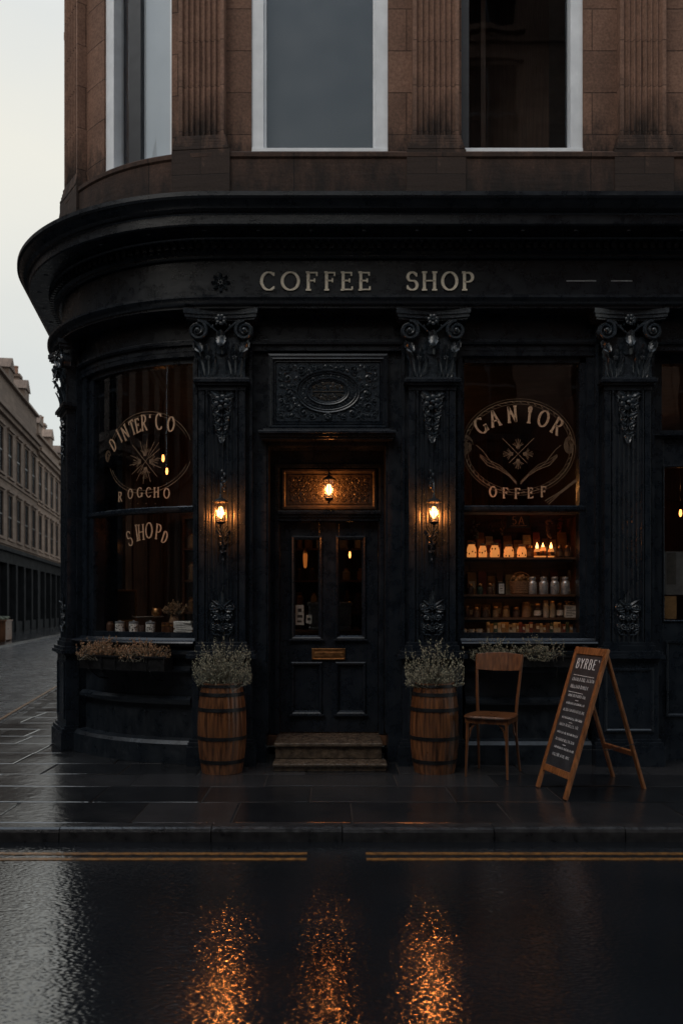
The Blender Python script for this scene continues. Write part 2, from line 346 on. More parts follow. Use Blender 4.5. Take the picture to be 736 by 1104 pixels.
    def build(s, name, m, parent=None, smooth=False, loc=None, bevel=0, ang=35, norm=True):
        me = bpy.data.meshes.new(name); me.from_pydata([tuple(p) for p in s.v], [], s.f); me.update()
        ul = me.uv_layers.new(name='UVMap')
        for p in me.polygons:
            uv = s.uv.get(p.index)
            if uv:
                for k, li in enumerate(p.loop_indices): ul.data[li].uv = uv[k]
            else:
                nx, ny, nz = (abs(q) for q in p.normal)
                for li in p.loop_indices:
                    co = me.vertices[me.loops[li].vertex_index].co
                    ul.data[li].uv = (co.x, co.y) if nz >= nx and nz >= ny else ((co.x, co.z) if ny >= nx else (co.y, co.z))
        if norm:
            bm = bmesh.new(); bm.from_mesh(me); bmesh.ops.recalc_face_normals(bm, faces=bm.faces); bm.to_mesh(me); bm.free()
        if smooth:
            me.polygons.foreach_set('use_smooth', [True]*len(me.polygons)); me.set_sharp_from_angle(angle=R(ang))
        me.materials.append(m if not isinstance(m, str) else M[m])
        o = bpy.data.objects.new(name, me); C.objects.link(o)
        if parent: o.parent = parent
        if loc: o.location = loc
        if bevel:
            b = o.modifiers.new('bevel', 'BEVEL'); b.width = bevel; b.segments = 2; b.limit_method = 'ANGLE'; b.angle_limit = R(40)
        return o
def thing(name, label, cat, loc=(0, 0, 0), rz=0, group=None):
    o = bpy.data.objects.new(name, None); C.objects.link(o); o.location = loc; o.rotation_euler = (0, 0, rz); o.empty_display_size = .1
    return tag(o, label, cat, group)
def tag(o, label, cat, group=None):
    o['label'] = label; o['category'] = cat
    if group: o['group'] = group
    return o
def struct(o): o['kind'] = 'structure'; return o
def kids(o): return [c for c in list(bpy.data.objects) if c.parent == o]
def dup(o, parent=None, loc=None, rz=None, label=None):
    c = o.copy(); C.objects.link(c)
    if parent is not None: c.parent = parent
    if loc is not None: c.location = loc
    if rz is not None: c.rotation_euler = (0, 0, rz)
    if label: c['label'] = label
    for ch in kids(o): dup(ch, c)
    return c
# ------------------------------------------------------------------ plan path of the corner building
RAD = 2.17; X0 = -1.10; THE = R(81); SARC = RAD*THE
def plan(s):
    if s <= 0: return X0-s, 0.0, 0.0, -1.0
    if s <= SARC:
        t = s/RAD; return X0-RAD*sin(t), RAD*(1-cos(t)), -sin(t), -cos(t)
    q = s-SARC; return X0-RAD*sin(THE)-cos(THE)*q, RAD*(1-cos(THE))+sin(THE)*q, -sin(THE), -cos(THE)
def pt(s, off, z):
    x, y, nx, ny = plan(s); return (x+nx*off, y+ny*off, z)
def stations(a, b):
    st = [a]; k = SARC/36; i = 0
    while i <= 36:
        q = i*k
        if a+1e-4 < q < b-1e-4: st.append(q)
        i += 1
    return st+[b]
def S_(x): return X0-x
def ang(s): return 0 if s <= 0 else min(s/RAD, THE)
def frame(s): 
    x, y, nx, ny = plan(s); return (x, y, 0), -ang(s)
SR, SL = -10.1, SARC+22     # right and left ends of the building
def PX(px, d): return (px-CX)*d/FPX
def PZ(py, d): return EYE+(HY-py)*d/FPX
ORD = 'first second third fourth fifth sixth seventh eighth ninth tenth eleventh twelfth thirteenth fourteenth fifteenth sixteenth seventeenth eighteenth nineteenth twentieth'.split()
ORD += ['twenty-'+w for w in ORD[:9]]+['thirtieth']
rnd = random.Random(7)
# ------------------------------------------------------------------ stroke lettering
def arc(cx, cy, rx, ry, a0, a1, n=14): return [(cx+rx*cos(R(a0+(a1-a0)*i/n)), cy+ry*sin(R(a0+(a1-a0)*i/n))) for i in range(n+1)]
GLY = {
 'C': (.72, [arc(.40, .5, .36, .5, 50, 310)], [(.64, .80, .64, .98), (.64, .04, .64, .2)]),
 'O': (.80, [arc(.40, .5, .36, .5, 90, 450, 22)], []),
 'Q': (.80, [arc(.40, .5, .36, .5, 90, 450, 22), [(.45, .25), (.75, -.05)]], []),
 'G': (.78, [arc(.40, .5, .36, .5, 50, 350), [(.75, .02), (.75, .42)]], [(.58, .42, .86, .42), (.66, .8, .66, .98)]),
 'F': (.62, [[(.15, 0), (.15, 1)], [(.15, .98), (.60, .98)], [(.15, .53), (.48, .53)]], [(.02, 0, .30, 0), (.02, 1, .2, 1), (.60, .80, .60, 1), (.48, .42, .48, .64)]),
 'E': (.64, [[(.15, 0), (.15, 1)], [(.15, .98), (.58, .98)], [(.15, .53), (.48, .53)], [(.15, .02), (.62, .02)]], [(.02, 0, .2, 0), (.02, 1, .2, 1), (.58, .80, .58, 1), (.48, .42, .48, .64), (.62, 0, .62, .2)]),
 'S': (.60, [arc(.31, .74, .23, .26, 30, 235, 10)+arc(.31, .27, .26, .27, 65, -150, 12)], [(.53, .76, .53, .95), (.07, .04, .07, .26)]),
 'H': (.84, [[(.16, 0), (.16, 1)], [(.68, 0), (.68, 1)], [(.16, .52), (.68, .52)]], [(.03, 0, .30, 0), (.03, 1, .30, 1), (.55, 0, .82, 0), (.55, 1, .82, 1)]),
 'P': (.64, [[(.15, 0), (.15, 1)], [(.15, .98), (.36, .98)]+arc(.36, .72, .23, .26, 90, -90, 8)+[(.15, .46)]], [(.02, 0, .30, 0), (.02, 1, .2, 1)]),
 'R': (.72, [[(.15, 0), (.15, 1)], [(.15, .98), (.34, .98)]+arc(.34, .74, .23, .24, 90, -90, 8)+[(.15, .50)], [(.32, .50), (.66, .0)]], [(.02, 0, .30, 0), (.02, 1, .2, 1), (.56, 0, .76, 0)]),
 'A': (.80, [[(.08, 0), (.40, 1)], [(.40, 1), (.72, 0)], [(.2, .34), (.6, .34)]], [(-.03, 0, .22, 0), (.58, 0, .84, 0)]),
 'N': (.84, [[(.16, 0), (.16, 1)], [(.16, .98), (.68, .02)], [(.68, 0), (.68, 1)]], [(.03, 0, .30, 0), (.55, 1, .82, 1)]),
 'I': (.40, [[(.20, 0), (.20, .78)], arc(.2, .9, .09, .1, 90, 450, 10)], [(.04, 0, .36, 0), (.04, .72, .36, .72)]),
 'i': (.36, [[(.18, 0), (.18, 1)]], [(.04, 0, .32, 0), (.04, 1, .32, 1)]),
 'T': (.70, [[(.35, 0), (.35, 1)], [(.04, .98), (.66, .98)]], [(.2, 0, .5, 0), (.04, .8, .04, 1), (.66, .8, .66, 1)]),
 'D': (.76, [[(.15, 0), (.15, 1)], [(.15, .99), (.32, .99)]+arc(.32, .5, .37, .49, 90, -90, 12)+[(.15, .01)]], []),
 'M': (.96, [[(.14, 0), (.18, 1)], [(.18, 1), (.48, .15)], [(.48, .15), (.78, 1)], [(.78, 1), (.82, 0)]], [(.02, 0, .26, 0), (.7, 0, .94, 0)]),
 'B': (.66, [[(.15, 0), (.15, 1)], [(.15, .98), (.34, .98)]+arc(.34, .76, .2, .22, 90, -90, 8)+[(.15, .54)], [(.34, .54)]+arc(.36, .27, .25, .27, 90, -90, 8)+[(.15, 0)]], []),
 'Y': (.70, [[(.35, 0), (.35, .5)], [(.35, .5), (.05, 1)], [(.35, .5), (.65, 1)]], []),
 'K': (.70, [[(.15, 0), (.15, 1)], [(.62, 1), (.16, .45)], [(.28, .6), (.66, 0)]], []),
 '5': (.6, [[(.52, .98), (.14, .98), (.12, .58)]+arc(.28, .32, .24, .3, 110, -140, 10)], []),
 "'": (.2, [[(.1, .75), (.1, 1)]], []),
}
def glyph(mb, ch, place, h, w, th=.002, serif=True, sx=1.0, f=None, y=0, contrast=.45):
    """place(u, v) turns letter space (height 1) into (x, z)"""
    gw, strokes, ser = GLY[ch]
    for q in strokes:
        dense = []
        for a, b in zip(q, q[1:]): dense += [a, ((a[0]+b[0])/2, (a[1]+b[1])/2)]
        dense.append(q[-1]); P = [place((u-gw/2)*sx*h, v*h) for u, v in dense]
        mb.ribbon(P, w, y, th, f, contrast=contrast, closed=(len(q) > 8 and q[0] == q[-1]))
    if serif:
        for a, b, c, d in ser: mb.ribbon([place((a-gw/2)*sx*h, b*h), place((c-gw/2)*sx*h, d*h)], w*.55, y, th*1.15, f, contrast=0)
def line_text(mb, txt, cx, z, h, w, pitch=None, **k):
    gap = .18*h; ws = [(GLY[c][0] if c in GLY else .5)*h*k.get('sx', 1)+gap for c in txt]; x = cx-sum(ws)/2
    for c, q in zip(txt, ws):
        if c in GLY: glyph(mb, c, lambda u, v, x=x, q=q: (x+q/2+u, z+v), h, w, **k)
        x += q
def arc_text(mb, items, cx, cz, rx, rz, h, w, **k):
    """items = (char, degrees from the top, clockwise)"""
    for c, a in items:
        t = R(90-a); bx, bz = cx+rx*cos(t), cz+rz*sin(t); nx, nz = cos(t)/rx, sin(t)/rz; q = sqrt(nx*nx+nz*nz); nx /= q; nz /= q; nx *= .75; q = sqrt(nx*nx+nz*nz); nx /= q; nz /= q
        glyph(mb, c, lambda u, v: (bx+u*nz+v*nx, bz-u*nx+v*nz), h, w, **k)
# ------------------------------------------------------------------ ground
DX, DY = -cos(THE), sin(THE)                    # direction of the side street
g = MB(); g.box(-160, 160, -160, 260, -.5, -.115); struct(g.build('ground', 'asphalt'))
g = MB(); g.box(-60, 60, -9.4, -2.41, -.114, -.10)
i = len(g.v)
struct(g.build('road', 'asphalt'))
def sidept(q, w, z=0):                          # q metres up the side street, w metres left of the pavement edge
    bx, by = -4.18, 0.0
    return (bx+DX*q-sin(THE)*w, by+DY*q-cos(THE)*w, z)
g = MB()
nq = 40
rows = [[g.V(sidept(3.2+i*2.2, w, -.096+.03*sin(pi*min(1, max(0, w/5.2))))) for w in (0, .9, 1.8, 2.6, 3.4, 4.3, 5.2)] for i in range(nq)]
for i in range(nq-1):
    for k in range(6): g.F((rows[i][k], rows[i+1][k], rows[i+1][k+1], rows[i][k+1]), [(k*.87, i*2.2), (k*.87, i*2.2+2.2), (k*.87+.87, i*2.2+2.2), (k*.87+.87, i*2.2)])
struct(g.build('side_street', 'setts'))
def clip(poly, a, b, c):                        # keep a*x+b*y<=c
    out = []
    for i in range(len(poly)):
        p, q = poly[i], poly[(i+1) % len(poly)]; dp = a*p[0]+b*p[1]-c; dq = a*q[0]+b*q[1]-c
        if dp <= 0: out.append(p)
        if dp*dq < 0:
            t = dp/(dp-dq); out.append((p[0]+(q[0]-p[0])*t, p[1]+(q[1]-p[1])*t))
    return out
NX, NY = -sin(THE), -cos(THE)                   # normal pointing into the side street
KS = NX*-4.18+NY*0.0
KB = .15                                        # width of the kerb stone
ARC_R = 1.3
# flagstones: rows parallel to the front kerb, each slab a little out of true
g = MB(); col = []
rr = random.Random(11)
ys = [-2.35, -1.66, -1.02, -.46, .1, .75, 1.4]
while ys[-1] < 34: ys.append(ys[-1]+rr.choice((.55, .62, .7, .6)))
for j in range(len(ys)-1):
    y0, y1 = ys[j], ys[j+1]
    x = -15 if j > 6 else -8+rr.random()
    xe = 9.6 if y0 < .7 else X0-1.0
    while x < xe:
        w = rr.choice((.75, .9, 1.05, 1.2, 1.35)); e = .006
        if y0 > 0: w *= .85
        poly = [(x+e, y0+e), (x+w-e, y0+e), (x+w-e, y1-e), (x+e, y1-e)]
        poly = clip(poly, NX, NY, KS-KB-.004)
        for t in (20, 40, 60):   # rounded corner
            ax, ay = -sin(R(t)), -cos(R(t)); ccx, ccy = -2.42+.0, -2.5+ARC_R
            poly = clip(poly, ax, ay, ax*ccx+ay*ccy+ARC_R-KB+.02)
        poly = clip(poly, 0, 1, 30)
        if len(poly) > 2 and not (x > X0-1.2 and y0 > 1.0):
            tx, ty = rr.uniform(-.008, .008), rr.uniform(-.008, .008); h = rr.uniform(-.002, .002); v = rr.random()
            cxm, cym = sum(p[0] for p in poly)/len(poly), sum(p[1] for p in poly)/len(poly)
            zf = lambda p: h+tx*(p[0]-cxm)+ty*(p[1]-cym)
            ins = [(p[0]+(cxm-p[0])*.014/max(.1, abs(cxm-p[0])) if abs(cxm-p[0]) > .02 else p[0], p[1]+(cym-p[1])*.014/max(.1, abs(cym-p[1])) if abs(cym-p[1]) > .02 else p[1]) for p in poly]
            A = [g.V((*p, zf(p))) for p in ins]; B = [g.V((*p, zf(p)-.004)) for p in poly]; D = [g.V((*p, -.09)) for p in poly]; n = len(poly)
            g.F(A); nf = 1
            for k in range(n): g.F((A[k], B[k], B[(k+1) % n], A[(k+1) % n])); g.F((B[k], D[k], D[(k+1) % n], B[(k+1) % n])); nf += 2
            col += [v]*nf
        x += w
o = g.build('pavement', 'slab', norm=True)
at = o.data.attributes.new('rnd', 'FLOAT', 'FACE')
for i, v in enumerate(col): at.data[i].value = v
struct(o)
g = MB()   # bedding under the slabs
g.prism([(-2.4, -2.36), (9.6, -2.36), (9.6, 1.2), (-3.0, 1.2), (-8, 30), (-8.9, 29.9), (-4.02, .2), (-3.6, -1.4)], -.108, -.012)
struct(g.build('pavement_bedding', 'soil'))
# kerb stones
def kpath(q):   # q runs from the right end of the front kerb round the corner
    L1 = 9.6+2.42
    if q < L1: return 9.6-q, -2.5, 0, -1
    a = (q-L1)/ARC_R
    if a < THE: return -2.42-ARC_R*sin(a), -2.5+ARC_R*(1-cos(a)), -sin(a), -cos(a)
    r = q-L1-ARC_R*THE; return -2.42-ARC_R*sin(THE)+DX*r, -2.5+ARC_R*(1-cos(THE))+DY*r, NX, NY
g = MB(); q = 0
prof = [(-.15, -.16), (0, -.16), (0, -.03), (-.010, -.010), (-.032, .001), (-.15, .001)]
while q < 52:
    w = rr.choice((.8, .95, 1.1)); n = 4 if 11 < q < 15 else 1; rings = []; dz = rr.uniform(-.003, .003); do = rr.uniform(-.003, .003)
    for i in range(n+1):
        x, y, nx, ny = kpath(q+.004+(w-.008)*i/n); rings.append([g.V((x+nx*(o_+do), y+ny*(o_+do), z+dz)) for o_, z in prof])
    for a, b in zip(rings, rings[1:]):
        for k in range(6): g.F((a[k], b[k], b[(k+1) % 6], a[(k+1) % 6]))
    g.F(rings[0][::-1]); g.F(rings[-1]); q += w
struct(g.build('kerb', 'kerb'))
# double yellow lines, with a gap before the door and a line along the side street
g = MB()
for x0, x1 in ((PX(394, 5.95), 9.6), (-2.5, PX(331, 5.95))):
    for y in (-2.80, -2.93):
        x = x0
        while x < x1:
            w = min(.33, x1-x); j = rr.uniform(-.004, .004); g.box(x, x+w, y-.026+j, y+.026+j, -.0995, -.096); x += w
for off in (.34,):
    for i in range(80):
        qa = kpath(12.02+.6+i*.6); qb = kpath(12.02+.6+(i+1)*.6)
        zz = -.0955 if i < 7 else -.084
        P = [(qa[0]+qa[2]*(off+e), qa[1]+qa[3]*(off+e), zz) for e in (-.026, .026)]+[(qb[0]+qb[2]*(off+e), qb[1]+qb[3]*(off+e), zz) for e in (.026, -.026)]
        g.F([g.V(p) for p in P])
struct(g.build('road_marking', 'yellow', norm=False))
for o in [o for o in bpy.data.objects if o.name == 'road_marking']:
    for p in o.data.polygons:
        pass
# far pavement of the side street and the opposite pavement behind the camera
g = MB()
P = [sidept(3, 5.2), sidept(90, 5.2), sidept(90, 8.4), sidept(3, 8.4)]
g.prism([(p[0], p[1]) for p in P], -.11, .0); struct(g.build('far_pavement', 'slab'))
g = MB(); g.box(-60, 60, -12.5, -9.4, -.11, 0); struct(g.build('opposite_pavement', 'slab'))
# ------------------------------------------------------------------ the corner building
B = thing('corner_building', 'dark corner coffee shop with curved black cornice and brown stone upper storey', 'building')
# window bays and pier positions, measured along the plan path (s grows to the left)
PIERS = [S_(9.0), S_(7.25), S_(5.15), S_(3.03), S_(1.05), S_(-1.08), RAD*R(64), SARC+2.3, SARC+5.0, SARC+7.7, SARC+10.4, SARC+13.1, SARC+15.8, SARC+18.5, SL-.4]
for s in PIERS:                                   # plain piers behind the pilasters
    g = MB()
    g.fbox(s-.30, s+.30, -.55, -.10, 0, 4.62)
    for e in (-.30, .27): g.fbox(s+e, s+e+.03, -.10, -.075, 1.16, 4.3)
    g.build('pier', 'paint', B)
def riser(a, b):
    g = MB(); g.fbox(a, b, -.50, -.16, 0, 1.20)
    g.sweep([(-.16, 0), (-.02, 0), (-.02, .20), (-.05, .235), (-.16, .25)], stations(a, b))
    g.sweep([(-.16, .60), (-.10, .60), (-.085, .62), (-.085, .65), (-.13, .68), (-.16, .68)], stations(a, b))
    g.sweep([(-.16, .93), (-.11, .93), (-.09, .95), (-.09, .975), (-.16, .99)], stations(a, b))
    return g.build('stall_riser', 'paint_old', B)
def sill(a, b):
    g = MB()
    g.sweep([(-.50, 1.20), (-.05, 1.20), (-.02, 1.215), (.0, 1.235), (-.01, 1.25), (-.10, 1.262), (-.12, 1.285), (-.50, 1.29)], stations(a, b))
    g.sweep([(-.16, 1.08), (-.10, 1.08), (-.05, 1.12), (-.04, 1.15), (-.08, 1.17), (-.16, 1.17)], stations(a, b))
    return g.build('window_sill', 'paint', B)
GO = -.20
def shop_window(a, b, zb=1.29, zt=4.22, bar=2.625, mull=(), wr=.05, wl=.05):
    """timber frame between s=a and s=b"""
    f = MB()
    for o0, o1, w in ((-.30, -.165, 1), (-.27, -.135, .55)):
        f.fbox(a, a+wr*w, o0, o1, zb, zt); f.fbox(b-wl*w, b, o0, o1, zb, zt)
    f.sweep([(-.30, zt-.09), (-.165, zt-.09), (-.165, zt-.04), (-.12, zt-.03), (-.12, zt+.02), (-.30, zt+.02)], stations(a+.002, b-.002))
    f.fbox(a+.003, b-.003, -.29, -.155, zb, zb+.05)
    f.sweep([(-.25, bar-.03), (-.17, bar-.03), (-.15, bar-.012), (-.15, bar+.018), (-.17, bar+.03), (-.25, bar+.03)], stations(a+.05, b-.05))
    for m_ in mull: f.fbox(m_-.018, m_+.018, -.24, -.165, zb+.04, zt-.08)
    fo = f.build('window', 'paint', B)
    p = MB(); p.sweep([(GO, zb+.03), (GO, zt-.06)], stations(a+.06, b-.06), closed=False)
    p.build('pane', 'shop_glass', fo, smooth=True, norm=False)
    return fo
LW = (RAD*R(9.2), RAD*R(44))                     # left curved window
RW = (S_(2.62), S_(1.38))
for a, b in ((PIERS[6]-.375, PIERS[5]+.375), (PIERS[4]-.375, PIERS[3]+.375)):
    a, b = min(a, b), max(a, b); riser(a-.02, b+.02)
for a, b in ((PIERS[5]+.30, PIERS[6]-.30), (PIERS[3]+.30, PIERS[4]-.30), (PIERS[1]+.30, PIERS[2]-.30)): sill(a, b)
riser(PIERS[1]+.36, PIERS[2]-.36)
win_left = shop_window(PIERS[5]+.30, PIERS[6]-.30, wr=.05, wl=.27)
win_right = shop_window(PIERS[3]+.30, PIERS[4]-.30, wr=.14, wl=.05)
shop_window(PIERS[1]+.30, PIERS[2]-.30, wr=.09, wl=.09)
for k in range(6, len(PIERS)-1):
    if k == 6: pass
    a, b = PIERS[k]+.30, PIERS[k+1]-.30
    riser(a, b); sill(a, b); shop_window(a, b)
g = MB(); g.fbox(PIERS[0]+.30, PIERS[1]-.30, -.5, -.16, 0, 4.3); g.build('blank_panel', 'paint', B)
# header band above the windows, then architrave, frieze, cornice
g = MB(); g.fbox(SR, SL, -.55, -.115, 4.24, 4.64)
g.sweep([(-.115, 4.30), (-.09, 4.30), (-.075, 4.32), (-.075, 4.34), (-.115, 4.36)], stations(SR, SL)); g.build('header_band', 'paint', B)
g = MB(); g.sweep([(-.5, 4.601), (.10, 4.601), (.10, 4.625), (.125, 4.635), (.15, 4.66), (.165, 4.69), (.165, 4.715), (.11, 4.735), (.06, 4.742), (.02, 4.745), (-.5, 4.745)], stations(SR, SL))
g.build('architrave', 'paint', B, smooth=True, ang=25)
g = MB(); g.fbox(SR, SL, -.5, 0, 4.745, 5.13); g.build('frieze', 'paint', B)
CP = [(-.5, 5.13), (.03, 5.13), (.05, 5.145), (.05, 5.16), (.075, 5.175), (.09, 5.18), (.09, 5.26), (.13, 5.275), (.15, 5.29), (.15, 5.305), (.36, 5.315), (.37, 5.33), (.37, 5.415), (.385, 5.425), (.39, 5.44), (.43, 5.455), (.46, 5.49), (.475, 5.53), (.50, 5.545), (.50, 5.585), (.47, 5.59), (.05, 5.64), (-.5, 5.64)]
g = MB(); g.sweep(CP, stations(SR, SL)); cornice = g.build('cornice', 'paint', B, smooth=True, ang=22)
g = MB(); s = SR+.05
while s < SARC+6:
    g.fbox(s, s+.042, .089, .135, 5.195, 5.255); s += .078
g.build('dentil_course', 'paint', cornice)
s = SR+.3
while s < SARC+6:
    g = MB(); x, y, nx, ny = plan(s+.03); g.blob((x+nx*.25, y+ny*.25, 5.312), .03, .03, .012, 8, 4); s += .52; g.build('soffit_stud', 'paint', cornice)
# ------------------------------------------------------------------ pilasters of the shopfront (local frame: faces -y)
def rosette(g, c, r, n=6):
    for k in range(n):
        a = 2*pi*k/n+.3; g.blob((c[0]+r*.62*cos(a), c[1], c[2]+r*.62*sin(a)), r*.36, r*.22, r*.36, 7, 4)
    g.blob((c[0], c[1]-r*.22, c[2]), r*.28, r*.26, r*.28, 7, 4)
def drop_ornament(g, x, z0, z1, w, y, seed=1):
    rr = random.Random(seed); h = z1-z0
    rosette(g, (x, y-.008, z1-.18*h), w*.36, 6)
    for k in range(5):
        t = k/4; zz = z1-.08*h-t*h*.8; ww = w*(.62-.42*t)
        for d in (-1, 1):
            g.leaf((x+d*ww*.2, y, zz), h*.20*(1.1-.4*t), w*.34*(1.1-.4*t), .022, 3, rot=-d*(.9+.3*rr.random()))
            g.spiral((x+d*ww*.52, y, zz-.05*h), w*.17*(1.1-.5*t), 1.4, rr.random()*2, d, .006)
        if k: g.blob((x, y-.012, zz), .012, .012, .016, 6, 4)
    g.leaf((x, y, z0+.17*h), h*.26, w*.3, .02, 4, rot=pi)
def cresting(g, x, z0, z1, w, y, seed=2):
    rr = random.Random(seed); h = z1-z0
    g.leaf((x, y, z0+.66*h), h*.34, w*.30, .03, 5); rosette(g, (x, y-.012, z0+.64*h), w*.15, 6)
    for d in (-1, 1):
        g.leaf((x+d*w*.06, y, z0+.64*h), h*.24, w*.26, .03, 4, rot=-d*.9); g.leaf((x+d*w*.10, y, z0+.60*h), h*.20, w*.24, .03, 4, rot=-d*1.7)
        g.spiral((x+d*w*.34, y, z0+.62*h), w*.15, 1.6, 1.2 if d > 0 else 1.9, -d, .009); g.spiral((x+d*w*.24, y, z0+.42*h), w*.15, 1.5, 2, d, .009)
        g.spiral((x+d*w*.16, y, z0+.22*h), w*.14, 1.5, 0, d, .008); g.spiral((x+d*w*.34, y, z0+.24*h), w*.10, 1.4, 1, -d, .007)
        g.leaf((x+d*w*.12, y, z0+.5*h), h*.16, w*.2, .02, 3, rot=-d*2.3); g.leaf((x+d*w*.22, y, z0+.12*h), h*.14, w*.18, .02, 3, rot=-d*1.1)
        g.tube([(x+d*w*.08, y-.004, z0+.04*h), (x+d*w*.30, y-.006, z0+.06*h), (x+d*w*.42, y-.004, z0+.14*h)], .007, 5)
        for k in range(3): g.blob((x+d*w*(.40-.07*k), y-.006, z0+(.46-.045*k)*h), .010, .010, .010, 6, 4)
    rosette(g, (x, y-.01, z0+.40*h), w*.13, 6); rosette(g, (x, y-.01, z0+.16*h), w*.12, 6)
    for k in range(4): g.blob((x, y-.008, z0+(.50-.11*k)*h), .010, .010, .014, 6, 4)
def fluted(x0, x1, y0, z0, z1, n, margin, depth, g=None, yb=.12):
    """extruded shaft with n half-round flutes"""
    g = g or MB(); pl = [(x0, yb), (x0, y0), (x0+margin*.5, y0), (x0+margin*.55, y0+depth*.6), (x0+margin*.8, y0+depth*.6), (x0+margin*.85, y0)]
    pl = [(x0, yb), (x0, y0)]; a = x0+margin; w = (x1-x0-2*margin)/n; fl = w*.22
    for k in range(n):
        u0 = a+k*w+fl/2; u1 = a+(k+1)*w-fl/2
        for j in range(7): t = pi*j/6; pl.append(((u0+u1)/2-(u1-u0)/2*cos(t), y0+depth*sin(t)))
    pl += [(x1, y0), (x1, yb)]
    return g.prism(pl, z0, z1)
def make_pilaster():
    g = MB()
    g.box(-.35, .35, -.09, .12, 0, .20); g.box(-.335, .335, -.075, .119, .20, .24)
    g.prism([(-.32, .12), (-.32, -.05), (.32, -.05), (.32, .12)], .24, .27)
    g.box(-.30, .30, -.03, .118, .27, 1.06)
    g.ring(-.25, .25, .34, .99, [(0, -.03), (0, -.045), (.02, -.048), (.035, -.034), (.035, -.03)])
    g.box(-.315, .315, -.045, .117, 1.06, 1.085); g.box(-.35, .35, -.085, .118, 1.085, 1.125); g.box(-.33, .33, -.065, .119, 1.125, 1.16)
    g.box(-.27, .27, -.035, .116, 1.16, 1.215); g.box(-.255, .255, -.02, .115, 1.215, 1.25)
    fluted(-.145, .145, -.002, 1.25, 3.80, 6, .004, .016, g, yb=.03)
    for d in (-1, 1):
        x0, x1 = sorted((d*.235, d*.175)); g.box(x0, x1, -.004, .11, 1.25, 3.80)
        x0, x1 = sorted((d*.175, d*.160)); g.box(x0, x1, .014, .109, 1.25, 3.80)
        x0, x1 = sorted((d*.160, d*.145)); g.box(x0, x1, -.010, .108, 1.25, 3.80)
    g.box(-.24, .24, -.012, .112, 3.80, 3.85)
    g.box(-.265, .265, -.04, .113, 3.85, 3.875); g.box(-.285, .285, -.06, .114, 3.875, 3.91); g.box(-.27, .27, -.045, .115, 3.91, 3.925)
    p = g.build('pilaster', 'paint', B, bevel=.003)
    # capital
    c = MB(); c.box(-.225, .225, -.005, .11, 3.925, 4.34)
    for u in (-.235, -.085, .065, .215): c.box(u, u+.02, -.018, -.004, 3.93, 4.2)
    for x in (-.135, .135):
        for k in range(3): c.leaf((x+(k-1)*.035, -.012, 3.93), .20+.05*(k == 1), .085, .05, 4, rot=-(k-1)*.22)
        c.leaf((x, -.02, 4.05), .20, .11, .07, 5)
        rosette(c, (x, -.05, 4.12), .028, 5)
    c.leaf((-.19, -.01, 4.08), .20, .10, .08, 4, rot=.35); c.leaf((.19, -.01, 4.08), .20, .10, .08, 4, rot=-.35)
    c.leaf((0, -.02, 4.16), .22, .17, .09, 5); rosette(c, (0, -.075, 4.24), .04, 6)
    rosette(c, (0, -.09, 4.49), .062, 7); c.leaf((0, -.08, 4.36), .14, .11, .04, 4, rot=pi)
    for d in (-1, 1):
        pts = []; rs = []
        for i in range(40):
            t = i/39; a = pi/2+d*(-1)*t*2*pi*1.9*(-1); rr_ = .098*(1-t*.88)
            pts.append((d*.235+rr_*cos(a)*1, -.065-.012*t, 4.39+rr_*sin(a))); rs.append(.021*(1-.5*t))
        c.tube(pts, rs, 6); c.blob((d*.235, -.088, 4.39), .026, .02, .026, 8, 5)
        c.lathe([(.075, 0), (.082, .01), (.082, .08), (.075, .09)], (0, 0, 0), 14) if False else None
        T = c.T; c.T = Matrix.Translation((d*.235, .02, 4.39)) @ Matrix.Rotation(R(90), 4, 'X'); c.lathe([(.06, 0), (.088, .004), (.088, .07), (.06, .074)], (0, 0, 0), 18); c.T = T
        # ribbon of the volute running up to the abacus centre
        c.tube([(d*.235, -.065, 4.488), (d*.16, -.062, 4.475), (d*.09, -.055, 4.42), (d*.03, -.05, 4.37)], [.02, .018, .015, .010], 6)
        c.leaf((d*.27, -.05, 4.30), .15, .10, .03, 4, rot=pi-d*.5)
        for k in range(4): c.blob((d*(.05+.035*k), -.045, 4.455-.012*k), .012, .012, .015, 6, 4)
    # concave abacus
    n = 14; fr = [(-.36+.72*i/n, -.115+.06*(1-((i/n-.5)*2)**2)) for i in range(n+1)]
    c.prism([(-.36, .11)]+fr+[(.36, .11)], 4.515, 4.55); c.prism([(-.345, .109)]+[(x*.96, y+.018) for x, y in fr]+[(.345, .109)], 4.495, 4.515); c.prism([(-.37, .108)]+[(x*1.03, y-.012) for x, y in fr]+[(.37, .108)], 4.55, 4.60)
    c.build('capital', 'carved', p, smooth=True, ang=40)
    o = MB(); drop_ornament(o, 0, 3.30, 3.76, .24, -.006); o.build('drop_ornament', 'carved', p, smooth=True)
    o = MB(); cresting(o, 0, 1.30, 1.78, .26, -.006); o.build('foliate_ornament', 'carved', p, smooth=True)
    return p
p0 = make_pilaster()
for i, s in enumerate(PIERS[:12]):
    loc, rz = frame(s)
    if i == 0: p0.location = loc; p0.rotation_euler = (0, 0, rz)
    else: dup(p0, None, loc, rz)
